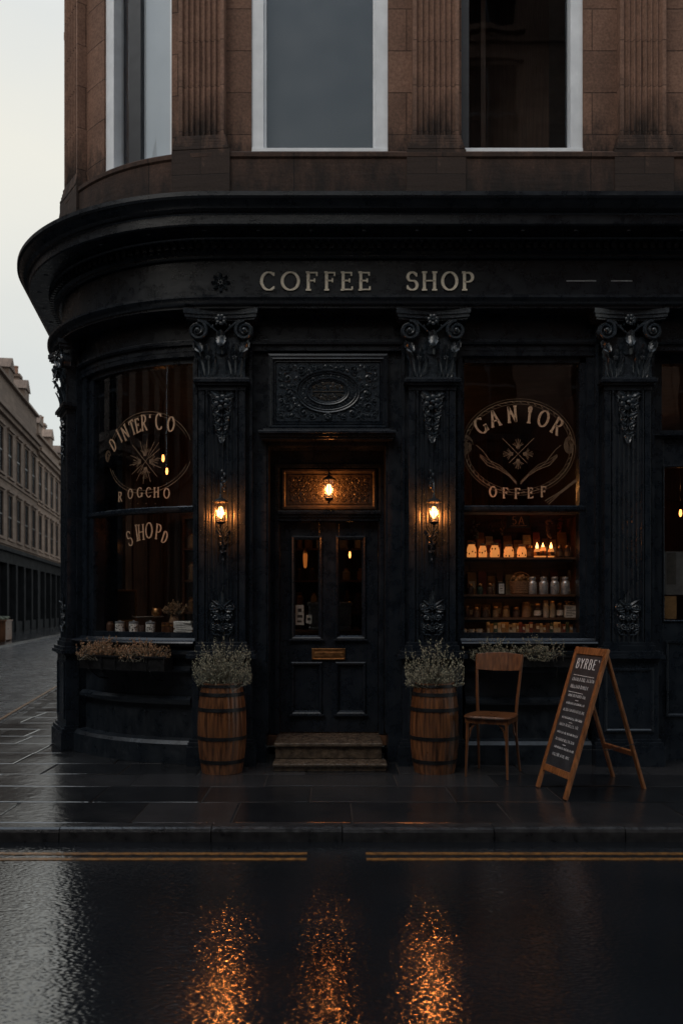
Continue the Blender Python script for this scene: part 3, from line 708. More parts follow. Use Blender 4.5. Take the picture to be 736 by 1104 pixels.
# ------------------------------------------------------------------ entry bay
def carved_fill(g, x0, x1, z0, z1, y, excl, rmin, rmax, seed, tries=2600, tr=.006, cx=None):
    rr = random.Random(seed); C_ = []; cx = (x0+x1)/2 if cx is None else cx; rmul = rmax
    for t in range(tries):
        rmul = rmax-(rmax-rmin)*min(1, t/(tries*.7)); x = rr.uniform(x0, cx); z = rr.uniform(z0, z1); r = rmul
        if x-r < x0 or z-r < z0 or z+r > z1 or x+r > cx or excl(x, z, r): continue
        if any((x-a)**2+(z-b)**2 < (r+c)**2*.9 for a, b, c in C_): continue
        C_.append((x, z, r))
    for x, z, r in C_:
        a = rr.random()*6.3; tn = rr.uniform(1.1, 1.7); d = rr.choice((-1, 1)); la = rr.random()*6.3
        for m_ in (1, -1):
            X = x if m_ > 0 else 2*cx-x; A = a if m_ > 0 else pi-a
            g.spiral((X, y, z), r*.95, tn, A, d*m_, min(tr*1.4, tr*(.5+r/rmax)), n=14, sides=4)
            if r > (rmin+rmax)/2.4:
                for q in range(2): g.leaf((X+r*.8*cos(la+q*2.4)*m_, y, z+r*.8*sin(la+q*2.4)), r*.9, r*.55, .012, 3, rot=m_*(la+q*2.4)-pi/2, n=6)
            g.blob((X+m_*r*1.02*cos(la+1), y-.004, z+r*1.02*sin(la+1)), tr*1.1, tr, tr*1.1, 5, 3)
ya = .17                                             # face of the entry wall
EX0, EX1 = -.715, .685
g = MB()
g.box(EX0+.07, EX1-.07, ya, .55, 3.42, 4.25)
g.box(EX0-.075, EX0+.07, ya, .80, 0, 4.25); g.box(EX1-.07, EX1+.075, ya, .80, 0, 4.25)
g.box(EX0+.07, EX1-.07, ya+.04, .80, 3.28, 3.42)
for x in (EX0+.07, EX1-.07-.022): g.box(x, x+.022, ya+.02, .6, .30, 3.28)
g.build('entry_surround', 'paint', B)
g = MB()
g.box(-.70, .67, .05, .20, 3.345, 3.375); g.box(-.715, .685, .02, .199, 3.375, 3.405); g.box(-.69, .66, .07, .198, 3.32, 3.345); g.box(-.67, .64, .08, .197, 3.405, 3.43)
g.build('door_canopy_ledge', 'paint', B, bevel=.004)
PXC = -.005
g = MB(); g.ring(-.62, .61, 3.44, 4.21, [(0, ya), (0, ya-.05), (.02, ya-.055), (.035, ya-.04), (.05, ya-.045), (.06, ya-.02), (.075, ya-.022), (.085, ya)])
panel = g.build('carved_panel', 'paint', B)
g = MB(); g.box(-.535, .525, ya-.012, ya-.002, 3.525, 4.125)
e = lambda x, z, r: ((x-PXC)/(.335+r))**2+((z-3.83)/(.225+r))**2 < 1
carved_fill(g, -.525, .515, 3.535, 4.115, ya-.010, e, .020, .062, 5, tr=.0095, cx=PXC)
el = lambda a, b, n=56: [(PXC+a*cos(2*pi*k/n), ya-.02, 3.83+b*sin(2*pi*k/n)) for k in range(n+1)]
for a, b, r in ((.325, .215, .011), (.295, .19, .006), (.215, .135, .011), (.19, .115, .004)): g.tube(el(a, b), r, 5)
for k in range(40):
    a = 2*pi*k/40; g.spiral((PXC+.255*cos(a), ya-.012, 3.83+.163*sin(a)), .021, 1.2, a*3, 1 if k % 2 else -1, .005, n=10, sides=4)
rosette(g, (PXC, ya-.03, 3.575), .04, 7)
g.build('scroll_relief', 'carved', panel, smooth=True)
g = MB()
carved_fill(g, PXC-.165, PXC+.165, 3.845, 3.935, ya-.012, lambda x, z, r: ((x-PXC)/.17)**2+((z-3.83)/.1)**2 > 1, .010, .026, 9, 900, .0042, cx=PXC)
carved_fill(g, PXC-.165, PXC+.165, 3.735, 3.815, ya-.012, lambda x, z, r: ((x-PXC)/.17)**2+((z-3.83)/.1)**2 > 1, .010, .024, 10, 900, .0042, cx=PXC)
g.box(PXC-.16, PXC+.16, ya-.022, ya-.012, 3.825, 3.834)
g.build('cartouche', 'bronzed', panel, smooth=True)
# inner frame, transom, door, steps
yd = .60
FX0, FX1 = -.585, .60
DX0, DX1 = -.525, .540
DC = (DX0+DX1)/2
g = MB()
g.box(EX0+.09, DX0, yd-.08, yd+.12, .24, 3.29); g.box(DX1, EX1-.09, yd-.08, yd+.12, .24, 3.29)
g.box(DX0, DX1, yd-.08, yd+.12, 3.12, 3.28); g.box(DX0, DX1, yd-.09, yd+.12, 2.53, 2.60)
g.box(DX0-.02, DX1+.02, yd-.13, yd-.08, 2.60, 2.635); g.box(DX0-.03, DX1+.03, yd-.11, yd-.08, 2.57, 2.60)
for x in (DX0-.05, DX1+.01): g.box(x, x+.04, yd-.105, yd-.08, .24, 3.10)
g.box(DX0-.05, DX1+.05, yd-.104, yd-.081, 3.10, 3.14)
g.box(DX0, DX1, yd-.02, yd+.1, 2.60, 3.12)
fr = g.build('door_frame', 'paint', B, bevel=.003)
g = MB(); zt0, zt1 = 2.68, 3.06
g.ring(DX0+.03, DX1-.03, zt0-.02, zt1+.03, [(0, yd-.02), (0, yd-.055), (.02, yd-.06), (.035, yd-.045), (.045, yd-.02)])
g.box(DX0+.06, DX1-.06, yd-.034, yd-.021, zt0+.02, zt1-.01)
g.ring(DX0+.08, DX1-.08, zt0+.04, zt1-.03, [(0, yd-.034), (0, yd-.044), (.01, yd-.044), (.01, yd-.034)])
carved_fill(g, DX0+.10, DX1-.10, zt0+.055, zt1-.045, yd-.034, lambda x, z, r: False, .012, .034, 21, 3400, .0052)
g.build('transom_panel', 'bronzed', fr, smooth=True)
PN = ((PX(317, 9.35), PX(344, 9.35)), (PX(365, 9.35), PX(391, 9.35)))
zg0, zg1, zp0, zp1 = PZ(686, 9.35), PZ(581, 9.35), PZ(767, 9.35), PZ(717, 9.35)
g = MB(); y0, y1 = yd, yd+.055
xs = [DX0+.004, PN[0][0], PN[0][1], PN[1][0], PN[1][1], DX1-.004]
g.box(xs[0], xs[1], y0, y1, .25, 2.525); g.box(xs[2], xs[3], y0, y1, .25, 2.525); g.box(xs[4], xs[5], y0, y1, .25, 2.525)
for a, b in PN:
    g.box(a, b, y0, y1, .25, zp0); g.box(a, b, y0, y1, zp1, zg0); g.box(a, b, y0, y1, zg1, 2.525); g.box(a, b, y0+.022, y1, zp0, zp1)
    for q0, q1 in ((zp0, zp1), (zg0, zg1)):
        g.ring(a-.035, b+.035, q0-.035, q1+.035, [(0, y0), (0, y0-.012), (.012, y0-.022), (.028, y0-.014), (.04, y0+.004), (.046, y0+.02), (.0, y0+.01)])
        g.box(a-.05, b+.05, y0-.035, y0, q0-.048, q0-.030)
door = g.build('door', 'paint', B, bevel=.002)
g = MB()
for a, b in PN: g.box(a-.005, b+.005, y0+.024, y0+.028, zg0-.005, zg1+.005)
g.build('door_glass', 'glass', door)
g = MB(); x0, x1, z0, z1 = PX(336, 9.33), PX(372, 9.33), PZ(711.5, 9.33), PZ(699, 9.33)
g.box(x0, x1, y0-.012, y0, z0, z1); g.ring(x0, x1, z0, z1, [(0, y0-.012), (.002, y0-.02), (.014, y0-.02), (.018, y0-.012)]); g.box(x0+.03, x1-.03, y0-.018, y0-.013, z0+.035, z1-.04)
g.build('letter_plate', 'brass', door, bevel=.0015)
g = MB()
g.box(-.535, .535, -.08, .66, .08, .205); g.box(-.545, .545, -.11, .655, .205, .24)
g.box(-.535, .56, -.33, -.081, 0, .052); g.box(-.545, .57, -.36, -.0811, .052, .08)
g.build('doorstep', 'step', B, bevel=.008)
# neighbouring shop entrance, right of the third pilaster
g = MB()
xa, xb = 3.03+.30, 5.15-.30
g.box(xa-.01, xb+.01, .32, .5, 0, .25); g.box(xa, xb, .30, .42, 3.38, 3.46); g.box(xa, xb, .26, .30, 3.40, 3.44); g.box(xa, xb, .32, .42, 4.16, 4.25)
for x, w_ in ((xa, .165), (4.06, .09), (xb-.165, .165)): g.box(x, x+w_, .31, .421, .25, 4.16)
fr2 = g.build('entrance_frame', 'paint', B)
g = MB(); g.box(xa+.09, xb-.09, .365, .37, 3.46, 4.16); g.build('fanlight', 'glass', fr2)
for a, b in ((xa+.165, 4.06), (4.15, xb-.165)):
    m_ = MB(); gl0, gl1 = 1.47, 3.08
    m_.box(a, a+.028, .34, .40, .25, 3.38); m_.box(b-.10, b, .34, .40, .25, 3.38); m_.box(a+.028, b-.10, .34, .40, .25, gl0); m_.box(a+.028, b-.10, .34, .40, gl1, 3.38)
    m_.ring(a+.02, b-.09, gl0-.02, gl1+.02, [(0, .34), (0, .325), (.012, .325), (.02, .34)]); m_.ring(a+.05, b-.12, .45, 1.25, [(0, .34), (0, .32), (.02, .322), (.035, .34)])
    d2 = m_.build('door', 'paint', B, bevel=.002)
    q = MB(); q.box(a+.02, b-.09, .368, .372, gl0-.01, gl1+.01); q.build('door_glass', 'glass', d2)
# fascia lettering and ornaments
g = MB()
zl = PZ(313, 8.75); hl = PZ(294, 8.75)-zl
for ch, x0, x1 in (('C',281,297),('O',303,323),('F',329,342),('F',349,361),('E',366.5,380),('E',385.5,399),('S',437.5,450),('H',453.5,471.5),('O',475.5,493),('P',497,510)):
    g = MB(); w = PX(x1, 8.75)-PX(x0, 8.75); cx = (PX(x0, 8.75)+PX(x1, 8.75))/2
    glyph(g, ch, lambda u, v, cx=cx: (cx+u, zl+v), hl, .030, th=.014, sx=w/(GLY[ch][0]*hl)*.98, y=-.001, contrast=.55)
    g.build('sign_letter', 'letter', B)
g = MB(); xc = PX(238, 8.75); zc = PZ(305, 8.75)
for k in range(8):
    a = k*pi/4; g.leaf((xc+.012*cos(a), -.004, zc+.012*sin(a)), .085, .05, .012, 3, rot=a-pi/2, n=6)
rosette(g, (xc, -.01, zc), .03, 6); g.build('fascia_rosette', 'carved', B, smooth=True)
g = MB(); 
for a, b in ((610, 642), (658, 681)): g.box(PX(a, 8.75), PX(b, 8.75), -.006, -.001, PZ(303.6, 8.75), PZ(302.4, 8.75))
g.build('fascia_inlay', 'tin', B)
# ------------------------------------------------------------------ upper storey of stone
WO = -.10
WINS = [(S_(x1), S_(x0)) for x0, x1 in ((6.05, 7.25), (3.78, 4.98), (1.36, 2.61), (-.79, .61))]+[(RAD*R(14.5), RAD*R(39.6))]+[(SARC+1.2+2.4*k, SARC+2.4+2.4*k) for k in range(8)]
g = MB(); edges = [SR]+[e for w in WINS for e in w]+[SL]
for a, b in zip(edges[::2], edges[1::2]): g.fbox(a, b, -.62, WO, 6.22, 8.75)
g.fbox(SR, SL, -.62, WO, 8.75, 9.6)
g.sweep([(-.6, 9.6), (.0, 9.6), (.12, 9.68), (.14, 9.8), (.0, 9.86), (-.6, 9.9)], stations(SR, SL))
g.build('stone_wall', 'stone', B)
g = MB(); g.sweep([(-.62, 5.60), (.06, 5.60), (.06, 5.66), (.02, 5.70), (.02, 6.14), (.035, 6.16), (.035, 6.20), (.0, 6.228), (-.62, 6.23)], stations(SR, SL))
g.build('stone_base_course', 'stone_base', B)
def upper_window(a, b, style):
    z0, z1 = 6.235, 8.74; of = -.20; f = MB(); mtl = 'white'
    wL = .125 if style != 'split' else .14
    if style == 'dark': 
        f.fbox(a, a+wL, of-.06, of+.08, z0, z1)                       # right side as seen from the street
        k = MB(); k.fbox(b-.09, b, of-.06, of+.03, z0, z1)
    else: f.fbox(a, a+(.125 if style == 'plain' else .03), of-.06, of+.08, z0, z1); f.fbox(b-wL, b, of-.06, of+.08, z0, z1); k = None
    if style == 'plain':
        f.fbox(a+.125, a+.15, of-.05, of+.05, z0+.086, z1-.121); f.fbox(b-.15, b-.125, of-.05, of+.05, z0+.086, z1-.121)
    f.fbox(a, b, of-.062, of+.078, z1-.12, z1)
    f.fbox(a, b, of-.058, of+.095, z0, z0+.085 if style != 'split' else z0+.03)
    fo = f.build('upper_window', mtl, B, bevel=.004)
    if k: k.build('sash_stile', 'grey_sash', fo)
    a1, b1 = a+.03, b-.03
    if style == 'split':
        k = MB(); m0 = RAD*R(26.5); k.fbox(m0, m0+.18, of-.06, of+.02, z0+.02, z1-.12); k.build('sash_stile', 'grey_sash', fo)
        k = MB(); k.fbox(a+.005, m0, of-.05, of-.04, z0+.02, z1-.1); k.build('blind', 'pale_blind', fo)  # flat panel coloured as the sky mirrored in this pane
        k = MB(); k.fbox(m0+.18, b-.09, of-.12, of-.10, z0+.02, z1-.1); k.build('curtain', 'curtain', fo)  # panel coloured as the brown reflection in the left pane
        q = MB(); q.sweep([(of-.03, z0+.02), (of-.03, z1-.1)], stations(a1, b1), closed=False); q.build('pane', 'glass', fo, smooth=True, norm=False)
    elif style == 'plain':
        k = MB(); k.fbox(a+.1, b-.1, of-.09, of-.07, z0+.03, z1-.1); k.build('blind', 'blind', fo)
        q = MB(); q.sweep([(of-.02, z0+.02), (of-.02, z1-.1)], stations(a+.1, b-.1), closed=False); q.build('pane', 'glass', fo, norm=False)
    else:
        q = MB(); q.sweep([(of-.02, z0+.02), (of-.02, z1-.1)], stations(a+.08, b-.06), closed=False); q.build('pane', 'glass', fo, norm=False)
        k = MB(); k.fbox(a+.05, b-.05, -1.3, -1.28, z0, z1); k.fbox(a+.72*(b-a), a+.76*(b-a), -.7, -.66, z0, z1); k.build('room_lining', 'curtain', fo)
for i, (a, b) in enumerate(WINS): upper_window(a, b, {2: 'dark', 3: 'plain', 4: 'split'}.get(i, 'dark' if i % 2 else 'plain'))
g = MB()
fluted(-.235, .235, -.10, 6.39, 8.75, 7, .035, .032, g, yb=.14)
g.box(-.255, .255, -.110, .139, 6.345, 6.39)
g.sweep
g.prism([(-.29, .138), (-.29, -.135), (.29, -.135), (.29, .138)], 6.235, 6.27); g.prism([(-.275, .137), (-.275, -.125), (.275, -.125), (.275, .137)], 6.27, 6.31); g.prism([(-.265, .136), (-.265, -.117), (.265, -.117), (.265, .136)], 6.31, 6.345)
g.box(-.30, .30, -.132, .135, 5.66, 6.235); g.box(-.26, .26, -.14, .134, 8.75, 8.85)
sp0 = g.build('stone_pilaster', 'stone_pil', B, bevel=.006)
for i, s in enumerate([S_(-1.29), S_(1.09), S_(3.19), S_(5.5), S_(7.8), RAD*R(56), SARC+.55]+[SARC+3+2.4*k for k in range(4)]):
    x, y, nx, ny = plan(s); loc = (x-nx*.10, y-ny*.10, 0)
    if i == 0: sp0.location = loc; sp0.rotation_euler = (0, 0, -ang(s))
    else: dup(sp0, None, loc, -ang(s))
# roof, room shell
def poly(off): return [pt(s, off, 0)[:2] for s in stations(SR, SL)]
inner = [p for p in poly(-.45)]
far = [(SR*-1+X0, 24.5)]
for z0, z1, nm, mm in ((9.86, 9.98, 'flat_roof', 'slate'), (4.40, 4.50, 'ceiling', 'plaster'), (.13, .23, 'shop_floor', 'panel'), (5.66, 5.72, 'upper_floor', 'panel')):
    g = MB(); P = inner+[(9.0, inner[-1][1])]; g.prism(P, z0, z1); g.build(nm, mm, B)
g = MB(); g.box(-3.36, 8.89, 5.2, 5.35, .22, 4.42); g.box(3.22, 3.30, .6, 5.2, .22, 4.42); g.box(8.9, 9, .6, 5.3, .22, 4.42)
for i in range(26): g.box(-3.2+i*.25, -3.2+i*.25+.03, 5.17, 5.2, .22, 4.42)
g.build('room_wall', 'panel', B)
g = MB(); g.box(9.02, 9.5, .1, 24, 0, 9.9); g.build('party_wall', 'stone', B)
g = MB()
for q in ((.8, 1.4), (3.4, 3.8)): pass
g.build('x', 'stone') if False else None
# back shelving along the room wall
g = MB()
for x0, x1 in ((-2.3, -.9), (-.6, .7), (1.2, 3.0)):
    for z in (1.0, 1.5, 2.0, 2.5, 3.0): g.box(x0, x1, 4.8, 5.15, z, z+.035)
    for x in (x0, x1-.04): g.box(x, x+.04, 4.82, 5.14, .22, 3.04)
g.build('wall_shelf', 'shelf', B)
# display shelving inside the right window
ZS = [PZ(y, 9.3) for y in (601.5, 641, 665.8)]+[1.295]
g = MB()
for z in ZS[:3]: g.box(1.38, 2.66, .42, .86, z-.022, z)
g.box(1.38, 2.66, .40, .9, 1.24, 1.294)
g.box(1.34, 1.38, .42, .88, 1.24, 2.62); g.box(2.66, 2.70, .42, .88, 1.24, 2.62)
g.box(1.38, 2.66, .86, .875, 1.29, 2.60)
for k in range(7): g.box(1.38+k*.19, 1.395+k*.19, .853, .86, 1.29, 2.60)
g.box(1.36, 2.68, .40, .9, 2.585, 2.61)
g.build('window_shelf', 'shelf', B)
# display shelf inside the curved window
g = MB(); g.sweep([(-.85, 1.235), (-.40, 1.235), (-.40, 1.289), (-.85, 1.289)], stations(PIERS[5]+.2, PIERS[6]-.2)); g.build('window_board', 'shelf', B)
# ------------------------------------------------------------------ gilding on the glass
def fl(u, z, o): x, y, nx, ny = plan(u); k = GO+.004-o; return (x+nx*k, y+ny*k, z)
def oval(g, cx, cz, a, b, w, y=0, f=None, a0=0, a1=360, n=72, sg=1): g.ribbon([(cx+sg*a*cos(R(a0+(a1-a0)*k/n)), cz+b*sin(R(a0+(a1-a0)*k/n))) for k in range(n+1)], w, y, .001, f, closed=(a1-a0 == 360), contrast=0)
yg = -GO-.004
cx, cz = PX(558.5, 8.95), PZ(482, 8.95)
g = MB(); kw = dict(y=yg, th=.001)
arc_text(g, [('G', -45), ('A', -27), ('N', -7), ('I', 12), ('O', 28), ('R', 46)], cx, cz-.12, .50, .38, .165, .025, sx=.80, **kw)
line_text(g, 'OFFEE', cx, PZ(539, 8.95), .105, .017, sx=.85, **kw) if False else None
for ch, px in (('O', 531), ('F', 544), ('F', 557), ('E', 571), ('F', 585)):
    glyph(g, ch, lambda u, v, px=px: (PX(px, 8.95)+u, PZ(537.5-((px-558)/27)**2*2, 8.95)+v), .105, .018, sx=.85, **kw)
g.build('window_lettering', 'gilt', win_right)
g = MB()
for a, b, w in ((.565, .475, .006), (.535, .445, .003), (.59, .50, .003)): oval(g, cx, cz, a, b, w, yg)
for k in range(46):
    a = 2*pi*k/46; g.ribbon([(cx+.545*cos(a), cz+.455*sin(a)), (cx+.56*cos(a+.05), cz+.47*sin(a+.05))], .007, yg, .001)
def sunburst(g, cx, cz, r, w, f=None, y=0, n=4):
    k = dict(y=y, th=.001, f=f)
    for q in range(n):
        a = pi/2+q*2*pi/n
        for d in range(-3, 4):
            b = a+d*.17; r0 = r*.30; r1 = r*(.92-.10*abs(d)+(.08 if d % 2 else 0))
            g.ribbon([(cx+r0*cos(a+d*.07), cz+r0*sin(a+d*.07)), (cx+(r0+r1)*.5*cos(b*.5+a*.5), cz+(r0+r1)*.5*sin(b*.5+a*.5)), (cx+r1*cos(b), cz+r1*sin(b))], w, contrast=0, **k)
    for q in range(2):
        a = pi/4+q*pi/2
        g.ribbon([(cx-r*.8*cos(a), cz-r*.8*sin(a)), (cx+r*1.35*cos(a), cz+r*1.35*sin(a))], w*1.1, contrast=0, **k)
sunburst(g, cx-.005, PZ(489.5, 8.95), .17, .0055, y=yg)
for d in (-1, 1):
    for k in range(3):
        o_ = k*.012
        g.ribbon([(cx+d*.02, cz-.385+o_), (cx+d*.10, cz-.30+o_), (cx+d*.20, cz-.235+o_*2), (cx+d*.32, cz-.19+o_*2.5), (cx+d*.40, cz-.10+o_)], .007-.0015*k, yg, .001, contrast=0)
    g.ribbon([(cx+d*.20, cz-.235), (cx+d*.28, cz-.16), (cx+d*.38, cz-.03), (cx+d*.44, cz+.02)], .005, yg, .001, contrast=0)
    for k in range(5):
        oval(g, cx+d*.525, cz+.02, .052-.010*k, .085-.016*k, .005, yg, a0=k*40, a1=k*40+290, n=20)
    for k in range(3): g.ribbon([(cx+.27+.02*k, cz-.56-.018*k), (cx+.42, cz-.47-.01*k), (cx+.60, cz-.33-.012*k)], .006, yg, .001, contrast=0) if d > 0 else None
g.build('window_emblem', 'gilt_dim', win_right)
# curved left window: u is the distance along the glass
ucx = RAD*R(25.2)
def LU(px):
    """distance along the path of the glass behind a photo column"""
    lo, hi = 0.0, RAD*R(60)
    for _ in range(40):
        m_ = (lo+hi)/2; x, y, z = pt(m_, GO, 0)
        if x*FPX/(y-CY)+CX > px: lo = m_
        else: hi = m_
    return lo
def LZ(px, py): x, y, z = pt(LU(px), GO, 0); return PZ(py, y-CY)
g = MB()
def fmir(u, z, o): return fl(-u, z, o)       # letter space grows to the right, s grows to the left
for ch, px, py, h, rot in (('D',125,482,.155,40),('i',132,473,.165,36),('N',138,470,.165,30),('T',145.5,465,.16,24),('E',150,463,.15,14),('R',156,461,.165,4),("'",162,459,.15,0),('C',172,460,.165,4),('O',184,462,.15,-6)):
    u0, z0 = -LU(px), LZ(px, py)-.03
    glyph(g, ch, lambda u, v: (u0+u*cos(R(rot))-v*sin(R(rot)), z0+u*sin(R(rot))+v*cos(R(rot))), h, .022, th=.001, sx=.70, f=fmir)
for ch, px, py in (('R', 130, 540.5), ('O', 141, 537.5), ('G', 151, 536), ('C', 160.5, 536), ('H', 169, 536), ('O', 180, 537)):
    u0, z0 = -LU(px), LZ(px, py)
    glyph(g, ch, lambda u, v: (u0+u, z0+v), .10, .017, th=.001, sx=.95, f=fmir)
for ch, px, py, h, rot in (('S',142,588,.16,22),('i',149,583,.17,10),('H',153,582,.16,4),('O',161,580,.16,0),('P',170,581,.155,-8),('D',176,585,.12,-22)):
    u0, z0 = -LU(px), LZ(px, py)
    glyph(g, ch, lambda u, v: (u0+u*cos(R(rot))-v*sin(R(rot)), z0+u*sin(R(rot))+v*cos(R(rot))), h, .019, th=.001, sx=.75, f=fmir)
g.build('window_lettering', 'gilt', win_left)
g = MB(); um = -LU(157); zm = LZ(157, 489)
for a, b, w, a0, a1 in ((.60, .44, .005, 15, 165), (.57, .41, .003, 20, 160), (.60, .42, .006, 195, 345), (.57, .39, .004, 200, 340)): oval(g, um, zm, a, b, w, 0, fmir, a0, a1, 50)
sunburst(g, um, LZ(153, 498), .20, .006, fmir)
for k in range(14):
    a = 2*pi*k/14+.1; g.ribbon([(um+.06*cos(a), LZ(153, 498)+.06*sin(a)), (um+.235*cos(a), LZ(153, 498)+.235*sin(a))], .007, 0, .001, fmir, contrast=0)
for k in range(4): oval(g, -LU(117), LZ(117, 492), .05-.01*k, .06-.013*k, .006, 0, fmir, k*50, k*50+280, 18)
for px in (141, 149, 158, 168): oval(g, -LU(px), LZ(px, 543), .004, .004, .004, 0, fmir, 0, 360, 8)
g.build('window_emblem', 'gilt_dim', win_left)
M['room_bulb'] = emit('bright_room_bulb', (1, .42, .12), 60)  # glow of the extra bulbs kept out of view behind the pilasters
M['amber'] = emit('amber_glass', (1, .30, .06), .3)
M['strip'] = emit('warm_strip', (1, .5, .2), 2.2)  # glow of the strips added under the display shelves
LAMP_W = 21
# ------------------------------------------------------------------ lanterns
def make_lantern(label, loc, rz, group, bracket=True):
    t = thing('wall_lantern', label, 'lantern', loc, rz, group)
    # origin at the middle of the glass
    g = MB(); n = 6; rt, rb = .062, .044
    P = lambda k, r: (r*cos(2*pi*k/n+pi/6), r*sin(2*pi*k/n+pi/6))
    for k in range(n):
        a, b = P(k, rt), P(k, rb); g.tube([(a[0], a[1], .09), (b[0], b[1], -.10)], .0042, 5)
        a2, b2 = P(k+1, rt), P(k+1, rb); g.tube([(a[0], a[1], .09), (a2[0], a2[1], .09)], .004, 5); g.tube([(b[0], b[1], -.10), (b2[0], b2[1], -.10)], .004, 5)
    g.lathe([(.072, .09), (.076, .096), (.070, .104), (.052, .118), (.030, .130), (.018, .137), (.012, .15), (.016, .157), (.010, .166), (.004, .18)], n=12)
    g.lathe([(.048, -.10), (.050, -.106), (.040, -.114), (.020, -.126), (.009, -.134), (.013, -.142), (.004, -.158)], n=12)
    g.build('lantern_frame', 'iron', t, smooth=True)
    g = MB()
    for k in range(n):
        a, b, c, d = P(k, rt-.003), P(k+1, rt-.003), P(k+1, rb-.003), P(k, rb-.003)
        g.F([g.V((*a, .088)), g.V((*b, .088)), g.V((*c, -.098)), g.V((*d, -.098))])
    g.build('lantern_glass', 'lantern_glass', t, norm=False)
    g = MB(); g.lathe([(.006, .05), (.016, .045), (.025, .02), (.027, -.005), (.022, -.04), (.013, -.062), (.004, -.07)], n=12)
    g.build('bulb', 'bulb', t, smooth=True)
    pl = bpy.data.lights.new('lantern_light', 'POINT'); pl.energy = LAMP_W; pl.color = (1, .29, .058); pl.shadow_soft_size = .035
    po = bpy.data.objects.new('lantern_light', pl); C.objects.link(po); po.parent = t
    if bracket:
        g = MB(); w = .21
        g.tube([(0, w, .30), (0, w*.7, .315), (0, .02, .28), (0, 0, .22), (0, 0, .17)], [.010, .009, .008, .007, .006], 6)
        g.tube([(0, w, -.22), (0, .05, -.22), (0, .01, -.19), (0, 0, -.15)], [.009, .008, .007, .005], 6)
        g.blob((0, w, .30), .028, .014, .05); g.blob((0, w, -.22), .026, .014, .045)
        for k in range(6):      # twisted hanging chain above
            g.blob((.012*(-1)**k, w-.02, .24+.037*k), .013, .010, .022, 6, 4); g.spiral((.014*(-1)**k, w-.01, .25+.037*k), .022, 1.2, k, 1 if k % 2 else -1, .0045, n=10)
        g.build('bracket', 'carved', t, smooth=True)
        g = MB()
        for k in range(3):
            z = -.20-.085*k; s = 1-.22*k
            for d in (-1, 1): g.leaf((d*.012, w-.02, z), .085*s, .05*s, .03, 3, rot=-d*.55); g.spiral((d*.028*s, w-.02, z-.015), .022*s, 1.3, 0, d, .005, n=12)
            g.leaf((0, w-.02, z-.07), .09*s, .045*s, .02, 3)
        g.tube([(0, w-.015, -.18), (.008, w-.02, -.28), (-.006, w-.02, -.38), (.004, w-.015, -.47)], [.009, .008, .007, .003], 6); g.blob((0, w-.02, -.47), .012, .01, .02)
        g.build('ornament', 'carved', t, smooth=True)
    else:
        g = MB(); g.tube([(0, 0, .17), (0, 0, .24), (0, .06, .27), (0, .165, .26)], .006, 6); g.blob((0, .165, .26), .03, .012, .03)
        g.build('bracket', 'iron', t, smooth=True)
    return t
dl = 8.54
make_lantern('lit black lantern on the fluted pilaster between curved window and door', (PX(238, dl), CY+dl, PZ(551.5, dl)), 0, 'lit lanterns of the shop entrance')
make_lantern('lit black lantern on the fluted pilaster between door and right shop window', (PX(467.5, dl), CY+dl, PZ(551.5, dl)), 0, 'lit lanterns of the shop entrance')
dl = 9.17
lt = make_lantern('lit lantern hanging centred over the door, in front of the carved transom panel', (PX(354.5, dl), CY+dl, PZ(527, dl)), 0, 'lit lanterns of the shop entrance', False)
for o in kids(lt):
    if o.type == 'LIGHT': o.data.energy = LAMP_W*.45
# ------------------------------------------------------------------ barrels with plants
def make_barrel(label, loc, rz):
    t = thing('barrel', label, 'barrel', loc, rz, 'wooden barrels beside the shop door')
    H = .87; rad = lambda z: .194+.044*(1-((z/H-.5)*2)**2)
    ns = 22; n = ns*4
    rf = lambda k, n_: 1-(.016 if k % 4 == 0 else 0)
    g = MB(); prof = [(rad(H*i/16), H*i/16) for i in range(17)]
    prof += [(rad(H)-.02, H), (rad(H)-.024, H-.06)]
    g.lathe(prof, n=n, rfun=rf, cap=False)
    a = [g.V((.18*cos(2*pi*k/24), .18*sin(2*pi*k/24), .02)) for k in range(24)]; g.F(a[::-1])
    g.build('staves', 'barrel', t, smooth=True, ang=20)
    for z, h in ((.765, .034), (.62, .034), (.345, .034), (.12, .036), (.845, .026)):
        k = MB(); k.lathe([(rad(z-h/2)+.001, z-h/2), (rad(z-h/2)+.006, z-h/2), (rad(z+h/2)+.006, z+h/2), (rad(z+h/2)+.001, z+h/2)], n=44, cap=False); 
        k.blob((0, -rad(z)-.007, z), .006, .004, .006, 6, 4)
        k.build('hoop', 'iron', t, smooth=True)
    k = MB(); k.lathe([(.18, H-.05), (.12, H-.035), (.05, H-.03)], n=20); k.build('soil', 'soil', t)
    return t
BX = ((PX(239.5, 8.42), CY+8.42), (PX(468, 8.42), CY+8.42))
b1 = make_barrel('oak barrel planter with black hoops left of the doorstep', (*BX[0], 0), .3)
b2 = dup(b1, None, (*BX[1], 0), 1.7, 'oak barrel planter with black hoops between the doorstep and the chair')
